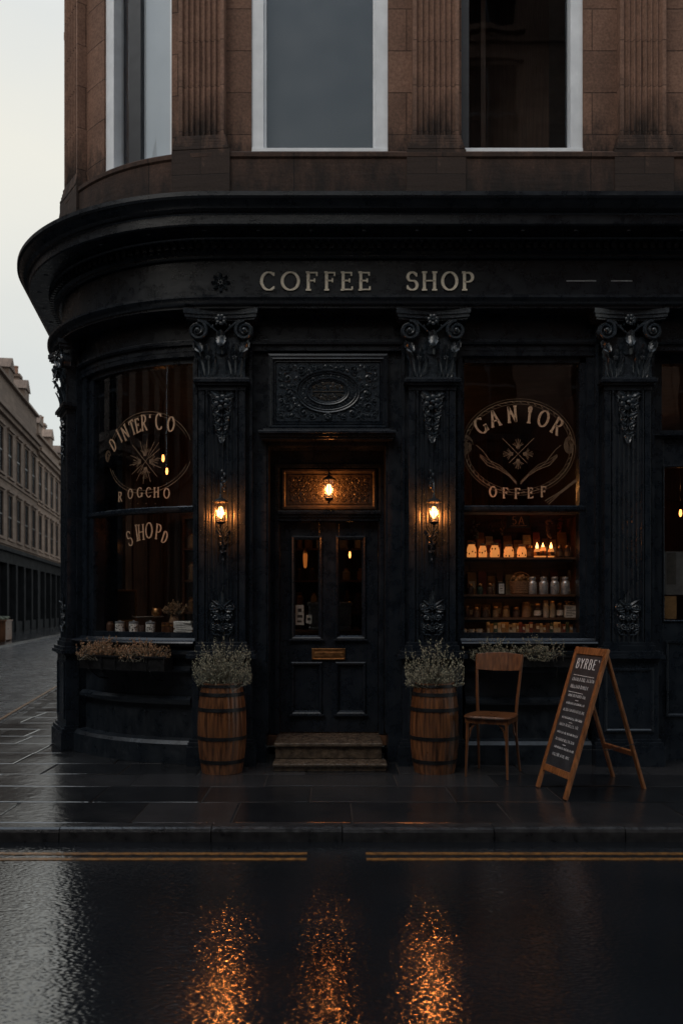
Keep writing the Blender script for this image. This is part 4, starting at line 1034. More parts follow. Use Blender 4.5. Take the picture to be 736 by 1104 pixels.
def make_bush(name, label, cat, loc, r, h, n, seed, group=None, mats=('stem', 'leaf', 'bud'), sx=1.0, sy=1.0, budr=.006, spread=1.0, ln=(.5, 1.0), base=.07):
    t = thing(name, label, cat, loc, 0, group); rr = random.Random(seed)
    st, lf, bd = MB(), MB(), MB()
    for i in range(n):
        az = rr.random()*2*pi; el = (rr.random()**.62)*1.32*spread; L = h*rr.uniform(*ln)*(1-.15*el)
        b0 = Vector((rr.gauss(0, base)*sx, rr.gauss(0, base)*sy, 0)); d = Vector((sin(el)*cos(az)*sx, sin(el)*sin(az)*sy, cos(el)))
        q = Vector((rr.gauss(0, .12), rr.gauss(0, .12), rr.uniform(-.1, .25)))
        pts = [b0+d*L*t_+q*L*t_*t_*.5 for t_ in (0, .35, .7, 1)]
        for p in pts:
            m_ = sqrt((p.x/sx)**2+(p.y/sy)**2); 
            if m_ > r: p.x *= r/m_; p.y *= r/m_
        st.tube(pts, [.0022, .0018, .0014, .0009], 3, cap=False)
        for k in range(9):
            t_ = rr.uniform(.25, 1); i0 = min(2, int(t_*3)); f_ = t_*3-i0; p = pts[i0].lerp(pts[min(3, i0+1)], f_)
            a = rr.random()*2*pi; dd = Vector((cos(a), sin(a), rr.uniform(.1, 1.3))).normalized(); ll = rr.uniform(.012, .03); sd_ = dd.cross(Vector((0, 0, 1))).normalized()*.0028
            lf.F([lf.V(p), lf.V(p+dd*ll*.5+sd_), lf.V(p+dd*ll), lf.V(p+dd*ll*.5-sd_)])
        for k in range(4):
            t_ = rr.uniform(.72, 1.0); i0 = min(2, int(t_*3)); f_ = t_*3-i0; p = pts[i0].lerp(pts[min(3, i0+1)], f_)+Vector((rr.gauss(0, .006), rr.gauss(0, .006), rr.gauss(0, .004)))
            s_ = budr*rr.uniform(.4, 1); bd.blob(p, s_, s_, s_*1.4, 4, 3)
    st.build('stems', mats[0], t, norm=False); lf.build('foliage', mats[1], t, norm=False); bd.build('flowers', mats[2], t, norm=False)
    return t
make_bush('potted_shrub', 'airy sage green shrub with pale buds growing in the barrel left of the doorstep', 'plant', (*BX[0], .80),   .28, .56, 350, 3, 'shrubs in the barrels')
make_bush('potted_shrub', 'airy sage green shrub with pale buds growing in the barrel beside the chair', 'plant', (*BX[1], .80), .285, .53, 300, 4, 'shrubs in the barrels', spread=1.08, ln=(.4, 1.05), budr=.007)
# ------------------------------------------------------------------ window boxes
def planter(label, s0, s1, z0, z1, off):
    x, y, nx, ny = plan((s0+s1)/2)
    t = thing('window_box', label, 'planter', (0, 0, 0), 0, 'window boxes under the shop windows')
    g = MB(); st = stations(s0, s1)
    g.sweep([(-.06, z0), (off, z0), (off, z0+.02), (off-.012, z0+.02), (-.045, z0+.02), (-.06, z0+.02)], st); g.sweep([(off-.012, z0+.02), (off, z0+.02), (off+.006, z1-.03), (off-.006, z1-.03)], st)
    g.fbox(s0, s0+.012, -.06, off, z0+.02, z1-.03); g.fbox(s1-.012, s1, -.06, off, z0+.02, z1-.03)
    g.build('trough', 'iron', t)
    r_ = MB(); r_.fbox(s0-.02, s1+.02, off+.006, off+.022, z1-.03, z1-.012); 
    n = max(2, int((s1-s0)/.16))
    for k in range(n+1):
        s = s0+(s1-s0)*k/n; x, y, nx, ny = plan(s); p = lambda o, z: (x+nx*o, y+ny*o, z)
        r_.tube([p(off+.014, z0-.01), p(off+.022, (z0+z1)/2), p(off+.014, z1-.02)], .005, 5)
    for s in (s0+.15, s1-.15):
        x, y, nx, ny = plan(s); p = lambda o, z: (x+nx*o, y+ny*o, z); r_.tube([p(-.10, z0-.12), p(.02, z0-.10), p(off*.8, z0-.03), p(off, z0)], .008, 5)
    r_.build('rail', 'iron', t)
    s_ = MB(); s_.fbox(s0+.02, s1-.02, -.045, off-.02, z0+.02, z1-.055); s_.build('soil', 'soil', t)
    return t
ls0, ls1 = LU(193), LU(117)
planter('curved black window box with rail under the curved corner window', ls0, ls1, .96, 1.12, .16)
planter('black window box with rail under the right shop window behind the chair', S_(2.45), S_(1.50), 1.0, 1.13, .06)
for nm, px, sd_, lab in (('a', 131, 5, 'rusty brown dried flower clump in the curved window box, on its left'), ('b', 170, 6, 'rusty brown dried flower clump in the curved window box, nearer the barrel')):
    s = LU(px); x, y, nx, ny = plan(s)
    make_bush('dried_flowers', lab, 'plant', (x+nx*.06, y+ny*.06, 1.05), .27, .25, 330, sd_, 'dried flowers in the curved window box', ('stem', 'rust', 'rust'), 1.0, .5, .0065, .95, (.5, 1), .10)
for x, sd_, lab in ((1.70, 8, 'sparse grey green sprigs in the right window box, over the chair back'), (2.12, 9, 'sparse grey green sprigs in the right window box, between chair and menu board')):
    make_bush('window_box_sprigs', lab, 'plant', (x, -.02, 1.06), .27, .28, 190, sd_, 'sprigs in the right window box', ('stem', 'leaf', 'bud'), 1.0, .5, .005, 1.05, (.4, 1), .09)
# ------------------------------------------------------------------ bentwood chair
def make_chair(loc, rz):
    t = thing('wooden_chair', 'worn brown bentwood cafe chair standing on wet paving by the menu board', 'chair', loc, rz)
    SH = .565; hw, hd = .215, .215
    g = MB(); n = 40; out = []
    for k in range(n):
        a = 2*pi*k/n; e = .35; x = hw*1.06*abs(cos(a))**e*(1 if cos(a) > 0 else -1); y = hd*1.08*abs(sin(a))**e*(1 if sin(a) > 0 else -1)
        x *= 1-.10*(y/hd > 0)*abs(y/hd); out.append((x, y))
    g.prism(out, SH-.012, SH+.012); g.prism([(x*1.03, y*1.03) for x, y in out], SH-.006, SH+.006)
    g.prism([(x*.80, y*.80) for x, y in out], SH+.0121, SH+.0126) if False else None
    g.build('seat', 'chair', t, bevel=.005)
    g = MB()
    for a, b in (((-.2, -.19), (.2, -.19)), ((-.19, .19), (.19, .19)), ((-.195, -.19), (-.185, .19)), ((.195, -.19), (.185, .19))):
        g.box(min(a[0], b[0])-.009, max(a[0], b[0])+.009, min(a[1], b[1])-.009, max(a[1], b[1])+.009, SH-.06, SH-.013)
    g.build('seat_frame', 'chair', t)
    for d in (-1, 1):
        g = MB(); g.tube([(d*.185, -.185, SH-.02), (d*.19, -.192, .30), (d*.198, -.205, 0)], [.017, .015, .011], 8); g.build('leg', 'chair', t, smooth=True)
        g = MB(); g.tube([(d*.225, .30, 1.135), (d*.222, .285, 1.07), (d*.212, .245, .90), (d*.198, .205, .72), (d*.188, .188, SH), (d*.186, .195, .38), (d*.195, .245, .17), (d*.205, .29, 0)], [.011, .014, .015, .016, .016, .015, .013, .011], 8); g.build('leg', 'chair', t, smooth=True)
    g = MB(); m_ = 16; rows = []
    for i in range(m_+1):
        u = -1+2*i/m_; x = u*.222; yb = .275+.035*(1-u*u); 
        top = 1.135+.018*(1-u*u); bot = .985-.012*(1-u*u)
        rows.append([g.V((x, yb+dy+sl, z)) for dy, z, sl in ((-.009, bot, -.02), (.009, bot, -.02), (.009, top, .018), (-.009, top, .018))])
    for a, b in zip(rows, rows[1:]):
        for k in range(4): g.F((a[k], a[(k+1) % 4], b[(k+1) % 4], b[k]))
    g.F(rows[0]); g.F(rows[-1][::-1]); g.build('backrest', 'chair', t, smooth=True, bevel=.003)
    g = MB(); g.tube([(-.178, -.178, .36)]+[(-.165*cos(pi*k/12), -.172, .40+.135*sin(pi*k/12)) for k in range(13)]+[(.178, -.178, .36)], .0095, 7); g.build('arched_brace', 'chair', t, smooth=True)
    for d in (-1, 1):
        g = MB(); g.tube([(d*.178, -.175, .36)]+[(d*.172, -.165*cos(pi*k/12), .40+.13*sin(pi*k/12)) for k in range(13)]+[(d*.18, .18, .36)], .0095, 7); g.build('arched_brace', 'chair', t, smooth=True)
    return t
make_chair((1.56, -.50, .004), R(-25))
# ------------------------------------------------------------------ A-frame menu board
def make_board():
    FLp, FR = Vector((1.857, -1.04, 0)), Vector((1.97, -1.60, 0)); TR = Vector((2.40, -1.36, 1.24)); wv = FLp-FR; RR = Vector((2.82, -1.12, 0))
    c = Vector((2.38, -1.08, 0)); t = thing('menu_board', 'wooden folding chalkboard menu sign standing on the wet pavement right of the chair', 'sign', c)
    w = wv.length; U = -wv.normalized()                        # to the reader's right
    def leafframe(A, name_board):
        """A = foot of the reader's left post; the leaf rises to TR+wv"""
        up = (TR+wv-(FLp if name_board else RR+wv)).normalized(); L = (TR+wv-(FLp if name_board else RR+wv)).length
        n = U.cross(up)
        o = A-c; return Matrix(((U.x, n.x, up.x, o.x), (U.y, n.y, up.y, o.y), (U.z, n.z, up.z, o.z), (0, 0, 0, 1))), L
    T, L = leafframe(FLp, True)
    # local frame: x to the right, z up the leaf, y = into the board (n) 
    s = 1 if (T.to_3x3() @ Vector((0, 1, 0))).x > 0 else -1
    def add(name, m, fn, par=t, **k):
        g = MB(); g.T = T; fn(g); return g.build(name, m, par, **k)
    sw = .048; Y0, Y1 = sorted((-.014*s, .014*s))
    post = add('front_frame', 'frame', lambda g: (g.box(0, sw, Y0, Y1, 0, L), g.box(w-sw, w, Y0, Y1, 0, L), g.box(sw, w-sw, Y0, Y1, L-.07, L-.002), g.box(sw, w-sw, Y0, Y1, .165, .225)), bevel=.004)
    bd = add('chalkboard', 'board', lambda g: g.box(sw, w-sw, -.004, .004, .225, L-.07))
    yy = -.0055*s
    rr = random.Random(4)
    g = MB(); g.T = T
    line_text(g, 'BYRBE', w/2-.02, L-.20, .092, .012, sx=.92, y=yy, th=.0008*s, serif=False)
    g.ribbon([(w-.10, L-.11), (w-.08, L-.13)], .006, yy, .0008*s)
    z = L-.265
    def scrawl(x0, x1, z, h, wd):
        x = x0
        while x < x1:
            n = rr.randint(3, 7); 
            for k in range(n):
                if x > x1: break
                q = rr.random(); lw = h*rr.uniform(.45, .8)
                if q < .3: P_ = [(x, z), (x+lw*.3, z+h), (x+lw*.7, z+h*.1)]
                elif q < .5: P_ = [(x, z+h*.9), (x, z), (x+lw*.6, z+h*.05)]
                elif q < .7: P_ = [(x+lw*.6, z+h*.85), (x+lw*.1, z+h*.7), (x+lw*.1, z+h*.1), (x+lw*.6, z+h*.1)]
                elif q < .85: P_ = [(x, z), (x, z+h), (x+lw*.5, z+h*.7), (x+.1*lw, z+h*.45), (x+lw*.6, z)]
                else: P_ = [(x+lw*.3+lw*.3*cos(a_*.9), z+h*.45+h*.42*sin(a_*.9)) for a_ in range(8)]
                g.ribbon(P_, wd, yy, .0008*s, contrast=.2); x += lw+h*.12
            x += h*.4
    g.ribbon([(sw+.05, z), (w-sw-.06, z-.004)], .004, yy, .0008*s, contrast=0)
    rowz = L-.32
    for i in range(11):
        h = (.034 if i in (0, 1) else .028 if i % 2 == 0 else .020); x0 = sw+.03+rr.uniform(.01, .07); x1 = w-sw-.03-rr.uniform(0, .08)
        scrawl(x0, x1, rowz, h, (.0042 if i < 2 else .0030)); rowz -= .068+(.014 if i == 1 else 0)
        if i == 1: g.ribbon([(sw+.04, rowz+.045), (w*.62, rowz+.042)], .004, yy, .0008*s, contrast=0)
        if i % 3 == 2: g.ribbon([(w*.45, rowz+.042), (w*.55, rowz+.042)], .004, yy, .0008*s, contrast=0)
    g.T = T; g.build('chalk_writing', 'chalk', bd, norm=False)
    # rear leaf
    T2, L2 = leafframe(RR+wv, False); T = T2
    add('rear_frame', 'frame', lambda g: (g.box(0, sw, .012, .036, 0, L2-.012), g.box(w-sw, w, .012, .036, 0, L2-.012), g.box(sw, w-sw, .012, .036, L2-.09, L2-.02), g.box(sw, w-sw, .012, .036, .32, .37)), bevel=.004)
    g = MB(); q = TR-c; g.tube([q+wv*.2+Vector((.0, 0, .004)), q+wv*.35+Vector((0, 0, .004))], .009, 6); g.tube([q+wv*.65+Vector((.0, 0, .004)), q+wv*.8+Vector((0, 0, .004))], .009, 6); g.build('hinge', 'iron', t)
    g = MB(); a_ = FR.lerp(TR, .33)-c; b_ = RR.lerp(TR, .33)-c; g.tube([a_, a_.lerp(b_, .5)-Vector((0, 0, .03)), b_], .003, 5); g.build('stay_chain', 'iron', t)
    return t
make_board()
# ------------------------------------------------------------------ goods in the right window
def jar(name, label, cat, loc, r, h, group, body, lid=None, lab=None, wax=None, n=16):
    t = thing(name, label, cat, loc, rnd.random()*6, group)
    g = MB(); g.lathe([(r*.8, 0), (r*.98, h*.12), (r, h*.4), (r*.95, h*.68), (r*.84, h*.82), (r*.68, h*.92), (r*.68, h)] if name == 'candle_jar' else [(r*.9, 0), (r, h*.05), (r, h*.72), (r*.93, h*.82), (r*.72, h*.9), (r*.72, h)], n=n); g.build('body', body, t, smooth=True)
    if lid: g = MB(); g.lathe([(r*.78, h), (r*.8, h+.004), (r*.8, h+.022), (r*.7, h+.028)], n=n); g.build('lid', lid, t, smooth=True)
    if lab: g = MB(); g.lathe([(r+.001, h*.18), (r+.0018, h*.18), (r+.0018, h*.62), (r+.001, h*.62)], n=n, cap=False); g.build('label', lab, t, smooth=True)
    return t
zs = ZS[0]+.001
for i, (px, r, h) in enumerate(((508, .052, .145), (520, .045, .13), (533, .052, .135), (548, .055, .12), (562, .052, .12))):
    x = PX(px, 9.33); 
    o = jar('candle_jar', 'glowing amber candle jar, %s from the left on the lit top shelf' % ORD[i], 'candle', (x, CY+9.33, zs), r, h, 'glowing candle jars on the top shelf', 'jar_glow', 'wicker', None)
    k = MB(); rr = random.Random(i)
    for q in range(9):
        a = q*.7; k.blob((r*.95*cos(a), r*.95*sin(a), h*rr.uniform(.15, .75)), .008, .008, .012, 6, 4)
    k.build('knobbly_wax', 'wicker', o, smooth=True)
for i, px in enumerate((578, 585.5, 593)):
    o = jar('candle_jar', 'brightest cluster of lit jars on the top shelf, %s one from its left' % ORD[i], 'candle', (PX(px, 9.3), CY+9.28+.05*(i % 2), zs), .035, .10+.02*(i == 1), 'bright candle cluster on the top shelf', 'jar_glow', None, 'brass')
    k = MB(); k.lathe([(.003, .09), (.014, .105), (.016, .12), (.008, .145), (.002, .165)], n=10); k.build('flame', 'jar_glow2', o, smooth=True)
for px, lab in ((571, 'dark squat jar between the candle jars and the bright cluster'), (603, 'dim brown jar right of the bright candle cluster'), (611, 'dim brown jar at the right end of the lit shelf')):
    jar('storage_jar', lab, 'jar', (PX(px, 9.36), CY+9.36, zs), .035, .11, 'dim jars on the top shelf', 'coffee', 'brass', 'wicker')
# small boards and hangings behind the glass above the shelf
t = thing('number_plaque', 'small dark hanging plaque chalked 5A at the top of the shelves', 'sign', (PX(558, 9.3), CY+9.3, PZ(561, 9.3)))
g = MB(); g.box(-.115, .115, -.006, .006, -.07, .07); g.ring(-.125, .125, -.08, .08, [(0, -.008), (.012, -.01), (.012, .004), (0, .006)]); g.build('plate', 'board', t)
g = MB(); line_text(g, '5A', 0, -.045, .085, .009, sx=1.0, y=-.0075, th=.001, serif=False); g.ribbon([(-.08, -.06), (.09, -.058)], .004, -.0075, .001, contrast=0); g.build('lettering', 'gilt', t, norm=False)
g = MB(); g.tube([(-.08, 0, .078), (-.05, .0, .16)], .002, 4); g.tube([(.08, 0, .078), (.05, .0, .16)], .002, 4); g.build('cord', 'iron', t)
for px, py, lab, s_ in ((512, 571, 'small woven heart ornament hanging left above the candle jars', .05), (529, 566, 'string of dried brown chillies hanging above the candle jars', .03), (541, 568, 'short string of dried fruit hanging beside the plaque', .03), (591, 571, 'dried bundle hanging above the bright candle cluster', .04), (604, 566, 'dried string hanging at the right above the shelf', .03)):
    t = thing('hanging_ornament', lab, 'decoration', (PX(px, 9.35), CY+9.35, PZ(py, 9.35)), 0, 'ornaments hanging over the top shelf')
    g = MB(); rr = random.Random(px)
    for k in range(16): g.blob((rr.gauss(0, s_*.4), rr.gauss(0, .01), rr.uniform(-.09, .1)), s_*.35, .014, s_*.4, 6, 4)
    g.build('bundle', rnd.choice(('wicker', 'book_ochre', 'book_red')), t, smooth=True)
    g = MB(); g.tube([(0, 0, .09), (0, 0, PZ(548, 9.35)-PZ(py, 9.35))], .0025, 4); g.build('string', 'iron', t)
# second shelf
zs = ZS[1]+.001
t = thing('framed_card', 'small white framed card on the second shelf left of the crate', 'card', (PX(540, 9.28), CY+9.28, zs))
g = MB(); g.ring(-.038, .038, 0, .13, [(0, -.008), (.008, -.01), (.008, .006), (0, .006)]); g.build('frame', 'iron', t); g = MB(); g.box(-.031, .031, -.003, .003, .007, .123); cdo = g.build('paper', 'label', t)
g = MB(); g.ribbon([(-.018, .09), (.016, .092)], .006, -.004, .001); g.ribbon([(-.014, .065), (.014, .065)], .012, -.004, .001); g.ribbon([(-.018, .04), (.018, .04)], .004, -.004, .001); g.build('print', 'ink', cdo)
t = thing('wicker_basket', 'wicker basket of wrapped goods in the middle of the second shelf', 'basket', (PX(561, 9.32), CY+9.32, zs))
g = MB(); g.T = Matrix.Diagonal((1.15, .8, 1, 1)); g.lathe([(.085, 0), (.09, .01), (.104, .13), (.11, .14), (.10, .145), (.095, .13)], n=40, rfun=lambda k, n: 1+.012*(-1)**k)
for zz in (.02, .045, .07, .095, .12): g.tube([((.093+.1*zz)*cos(2*pi*k/30), (.093+.1*zz)*sin(2*pi*k/30), zz) for k in range(31)], .004, 4, cap=False)
g.T = None; g.build('basket', 'wicker', t)
g = MB(); g.tube([(.11*cos(pi*k/14), 0, .14+.10*sin(pi*k/14)) for k in range(15)], .006, 6); g.build('handle', 'wicker', t)
g = MB(); rr = random.Random(3)
for k in range(16): g.blob((rr.gauss(0, .045), rr.gauss(0, .025), .15+rr.uniform(0, .05)), .022, .02, .022, 7, 5)
g.build('wrapped_goods', 'book_ochre', t, smooth=True)
for i, px in enumerate((573.5, 585.5, 597.5, 609)):
    t = jar('coffee_tin', 'grey metal tin with pale print, %s of four from the left on the second shelf' % ORD[i], 'tin', (PX(px, 9.28), CY+9.28, zs), .046, .16, 'grey tins on the second shelf', 'tin', 'tin', None)
    k = MB(); rr = random.Random(i)
    for q in range(26):
        a = rr.uniform(pi, 2*pi)-t.rotation_euler[2]; z = rr.uniform(.02, .115); k.T = Matrix.Rotation(a+pi/2, 4, 'Z'); k.box(-.008, .008, -.0475, -.046, z, z+rr.uniform(.003, .014))
    k.T = None; k.build('print', 'label', t)
for px, lab, m_ in ((507, 'small dark round pot at the left of the second shelf', 'coffee'), (517, 'small dark pot with brass lid left on the second shelf', 'book_green'), (528, 'little brown lidded pot near the framed card', 'book_brown')):
    jar('storage_jar', lab, 'jar', (PX(px, 9.36), CY+9.36, zs), .032, .09, 'small pots on the second shelf', m_, 'brass')
# third shelf
zs = ZS[2]+.001
third = ((503, .03, .12, 'coffee', 0), (513, .034, .10, 'book_brown', 0), (523, .036, .10, 'coffee', 1), (534, .036, .11, 'wicker', 0), (545, .038, .12, 'book_ochre', 1), (556, .034, .10, 'coffee', 0), (567, .05, .17, 'wicker', 1), (579, .04, .15, 'coffee', 1), (588, .034, .19, 'ceramic', 0), (595, .033, .185, 'book_cream', 0), (603, .036, .16, 'coffee', 1))
for i, (px, r, h, m_, lb) in enumerate(third):
    jar('storage_jar', '%s jar from the left on the third shelf, %s' % (ORD[i], {'coffee': 'full of dark beans', 'book_brown': 'plain brown', 'wicker': 'wrapped in woven cane', 'book_ochre': 'ochre glazed', 'ceramic': 'tall and pale', 'book_cream': 'tall and cream coloured'}[m_]), 'jar', (PX(px, 9.32), CY+9.32, zs), r, h*.82, 'jars on the third shelf', m_, 'brass' if i % 2 else 'wicker', 'label' if lb and i > 6 else None)
t = thing('printed_box', 'pale printed box at the right end of the third shelf', 'box', (PX(615, 9.3), CY+9.3, zs))
g = MB(); g.box(-.072, .072, -.04, .04, 0, .135); bo = g.build('carton', 'label', t, bevel=.002)
g = MB(); rr = random.Random(8)
for k in range(6): g.box(-.06, -.06+rr.uniform(.05, .12), -.042, -.040, .018+.018*k, .024+.018*k)
g.build('print', 'ink', bo)
t = thing('pastry_pile', 'heap of brown pastries lying on the pale printed box', 'pastry', (PX(615, 9.3), CY+9.3, zs+.136))
g = MB()
for k in range(9): g.blob((-.05+.025*(k % 5), .02*(k % 3-1), .014+.018*(k//5)), .017, .017, .012, 7, 5)
g.build('pastries', 'book_ochre', t, smooth=True)
# taller packets standing behind the jars and tins
for si, nm in ((0, 'lit top'), (1, 'second'), (2, 'third')):
    px = 503.0; i = 0
    while px < 617 and i < 14:
        wd = rnd.uniform(6.5, 10.5); h = (rnd.uniform(.20, .30), rnd.uniform(.20, .29), rnd.uniform(.12, .165))[si]; kd = rnd.choice(('brown', 'ochre', 'cream', 'red', 'brown', 'ochre'))
        t = thing('coffee_packet', '%s packet from the left in the back row of the %s shelf, %s paper' % (ORD[i], nm, kd), 'packet', (PX(px+wd/2, 9.5), CY+9.52, ZS[si]+.001), rnd.uniform(-.15, .15), 'packets at the back of the window shelves')
        hw = PX(CX+wd/2, 9.5)*.92; g = MB(); A = [[g.V((x*s_, y*q_, z)) for x, y in ((-hw, -.03), (hw, -.03), (hw, .03), (-hw, .03))] for z, s_, q_ in ((0, 1, 1), (h*.75, 1, 1), (h*.92, .97, .35), (h, .97, .2))]
        for p_, q_ in zip(A, A[1:]):
            for k in range(4): g.F((p_[k], p_[(k+1) % 4], q_[(k+1) % 4], q_[k]))
        g.F(A[0][::-1]); g.F(A[-1]); bo = g.build('bag', 'book_'+kd, t)
        if i % 3 != 1: g = MB(); g.box(-hw*.7, hw*.7, -.0325, -.0305, h*.25, h*.6); g.build('printed_panel', 'label' if kd != 'cream' else 'book_red', bo)
        px += wd+rnd.uniform(.3, 2.2); i += 1
# bottom shelf: cups and a row of books
zs = ZS[3]+.001
for i, px in enumerate((499.5, 508, 516.5)):
    t = thing('mug', 'small pale mug, %s from the left beside the row of books' % ORD[i], 'mug', (PX(px, 9.26), CY+9.26, zs), rnd.random(), 'mugs on the bottom shelf')
    g = MB(); g.lathe([(.028, 0), (.034, .006), (.036, .075), (.033, .075), (.030, .01)], n=16, cap=False); g.V((0, 0, 0)); g.build('cup', 'ceramic', t, smooth=True)
    g = MB(); g.tube([(.034, 0, .06), (.056, 0, .055), (.056, 0, .025), (.034, 0, .018)], .005, 5); g.build('handle', 'ceramic', t, smooth=True)
px = 524.0; i = 0; kinds = ['brown', 'cream', 'red', 'ochre', 'green', 'blue', 'brown', 'cream', 'ochre']; bl = []
while px < 619.5 and i < 29:
    w_ = rnd.choice((2.3, 2.9, 3.3, 3.8, 4.4)); h = rnd.uniform(.115, .165); kd = rnd.choice(kinds); bl.append((px+w_/2, w_, h, kd)); px += w_+.15; i += 1
nb = len(bl)
for i, (px, w_, h, kd) in enumerate(bl):
    where = '%s from the mugs' % ORD[i] if i < nb/2 else '%s from the right end' % ORD[nb-1-i]
    t = thing('book', 'upright %s book on the bottom shelf, %s of the row' % (kd, where), 'book', (PX(px, 9.3), CY+9.3, zs), 0, 'row of books on the bottom shelf')
    hw = PX(CX+w_/2, 9.3); g = MB(); g.box(-hw, hw, -.06, .06, 0, h); cv = g.build('cover', 'book_'+kd, t, bevel=.0015)
    if i % 2 == 0: g = MB(); g.box(-hw*.7, hw*.7, -.0615, -.060, h*.55, h*.8); g.build('spine_label', 'label' if kd != 'cream' else 'book_brown', cv)
# ------------------------------------------------------------------ goods in the curved window
def AT(px, rr_):     # point at radius rr_ from the corner's centre behind photo column px
    lo, hi = 8.9, 10.8; cxx, cyy = X0, RAD
    best = None
    for k in range(400):
        d = lo+(hi-lo)*k/399; x, y = PX(px, d), CY+d; e = abs(sqrt((x-cxx)**2+(y-cyy)**2)-rr_)
        if (x-cxx)*-.4+(y-cyy)*-.9 > 0 and (best is None or e < best[0]): best = (e, x, y, d)
    return best[1:]
for i, (px, lab) in enumerate(((129.5, 'white lettered canister in the curved window, leftmost of three'), (144.5, 'white lettered canister in the curved window, middle of three'), (162.5, 'white lettered canister in the curved window, rightmost of three'))):
    x, y, d = AT(px, 1.80)
    t = thing('canister', lab, 'canister', (x, y, 1.290), 0, 'white canisters in the curved window')
    g = MB(); g.lathe([(.048, 0), (.052, .004), (.052, .132), (.048, .136)], n=24); g.build('body', 'enamel', t, smooth=True)
    g = MB(); g.lathe([(.053, .133), (.054, .136), (.054, .150), (.046, .156), (.012, .158), (.012, .168), (.006, .172)], n=20); g.build('lid', 'tin', t, smooth=True)
    k = MB(); rr = random.Random(i+20)
    for q in range(34):
        a = rr.uniform(-1.2, 1.2); z = rr.uniform(.02, .115); k.T = Matrix.Rotation(a, 4, 'Z'); wq = rr.uniform(.003, .009); k.box(-wq, wq, -.0535, -.052, z, z+rr.uniform(.003, .010))
    k.T = None; k.build('print', 'ink', t)
def cyl_item(name, label, cat, px, rad_, prof, m_, z0=1.29, group=None, part='body'):
    x, y, d = AT(px, rad_); t = thing(name, label, cat, (x, y, z0), 0, group); g = MB(); g.lathe(prof, n=20); g.build(part, m_, t, smooth=True); return t
cyl_item('storage_jar', 'brown glazed jar at the left end of the curved window display', 'jar', 119, 1.80, [(.04, 0), (.045, .01), (.045, .12), (.03, .14), (.03, .155)], 'book_brown')
cyl_item('storage_jar', 'dark squat jar between two white canisters in the curved window', 'jar', 153.5, 1.76, [(.035, 0), (.04, .01), (.04, .10), (.03, .12)], 'coffee')
t = cyl_item('wooden_tub', 'round brown tub right of the white canisters', 'tub', 180.5, 1.76, [(.062, 0), (.066, .01), (.06, .15), (.055, .15)], 'barrel')
g = MB(); g.lathe([(.0655, .03), (.068, .03), (.067, .045), (.0645, .045)], n=20, cap=False); g.lathe([(.063, .11), (.0655, .11), (.065, .125), (.062, .125)], n=20, cap=False); g.build('hoop', 'brass', t)
x, y, d = AT(198, 1.72)
for k in range(7):
    t = thing('folded_newspaper', 'folded newspaper in the pale curved window pile, %s from the bottom' % ORD[k] if k < 6 else 'folded newspaper lying topmost on the white pile in the curved window', 'newspaper', (x+rnd.uniform(-.012, .012), y, 1.2905+.0235*k), rnd.uniform(-.25, .25), 'pile of folded newspapers')
    g = MB(); g.box(-.095, .095, -.065, .065, 0, .011); g.box(-.093, .095, -.064, .064, .0115, .0225); po = g.build('sheets', 'enamel', t, bevel=.003)
    g = MB(); g.box(-.07, .03, -.0658, -.065, .004, .008); g.build('print', 'ink', po)
# tray on a low stand behind the canisters, with a bouquet, pots and cups
x, y, d = AT(160, 1.58)
t = thing('cake_stand', 'wide pale cake stand behind the white canisters', 'stand', (x, y, 1.24+.05))
g = MB(); g.lathe([(.09, 0), (.08, .012), (.018, .03), (.016, .16), (.04, .19), (.17, .20), (.18, .212), (.16, .208)], n=32); g.build('plate', 'ceramic', t, smooth=True)
x2, y2, d2 = AT(169, 1.60)
t = thing('brass_pot', 'small round copper pot standing on the cake stand', 'pot', (x2, y2, 1.503))
g = MB(); g.lathe([(.03, 0), (.055, .02), (.06, .05), (.045, .085), (.05, .095)], n=20); g.build('body', 'brass', t, smooth=True)
x, y, d = AT(188, 1.60)
t = thing('wicker_vase', 'tall wicker vase holding a spray of dried orange flowers', 'vase', (x, y, 1.29))
g = MB(); g.lathe([(.05, 0), (.065, .02), (.06, .15), (.04, .22), (.045, .24)], n=30, rfun=lambda k, n: 1+.015*(-1)**k); g.build('vase', 'wicker', t)
make_bush('dried_bouquet', 'spray of dried orange flowers standing in the wicker vase', 'plant', (x, y, 1.50), .16, .20, 90, 12, None, ('stem', 'rust', 'rust'), 1, 1, .009, .9, (.6, 1), .02)
for px, z, lab in ((134, 1.62, 'tilted dark picture frame leaning at the back left of the curved window'),):
    x, y, d = AT(px, 1.35); t = thing('picture_frame', lab, 'picture', (x, y, z), .5)
    g = MB(); g.ring(-.16, .16, -.20, .20, [(0, 0), (.01, -.02), (.03, -.012), (.03, .01), (0, .01)]); g.build('frame', 'brass', t); g = MB(); g.box(-.13, .13, -.004, .004, -.17, .17); g.build('picture', 'book_brown', t)
    g = MB(); g.tube([(0, .02, .1), (0, .16, -.33)], .01, 5); g.build('easel_strut', 'shelf', t)
t = thing('display_cabinet', 'low dark wooden cabinet standing behind the curved window display', 'cabinet', (-1.75, 1.15, .23), .35)
g = MB(); g.box(-.45, .45, -.15, .15, 0, .86); g.box(-.47, .47, -.17, .17, .86, .90); g.build('carcass', 'shelf', t, bevel=.004)
g = MB(); g.box(-.43, -.01, -.165, -.151, .04, .82); g.build('cabinet_door', 'panel', t, bevel=.003); g = MB(); g.box(.01, .43, -.165, -.151, .04, .82); g.build('cabinet_door', 'panel', t, bevel=.003)
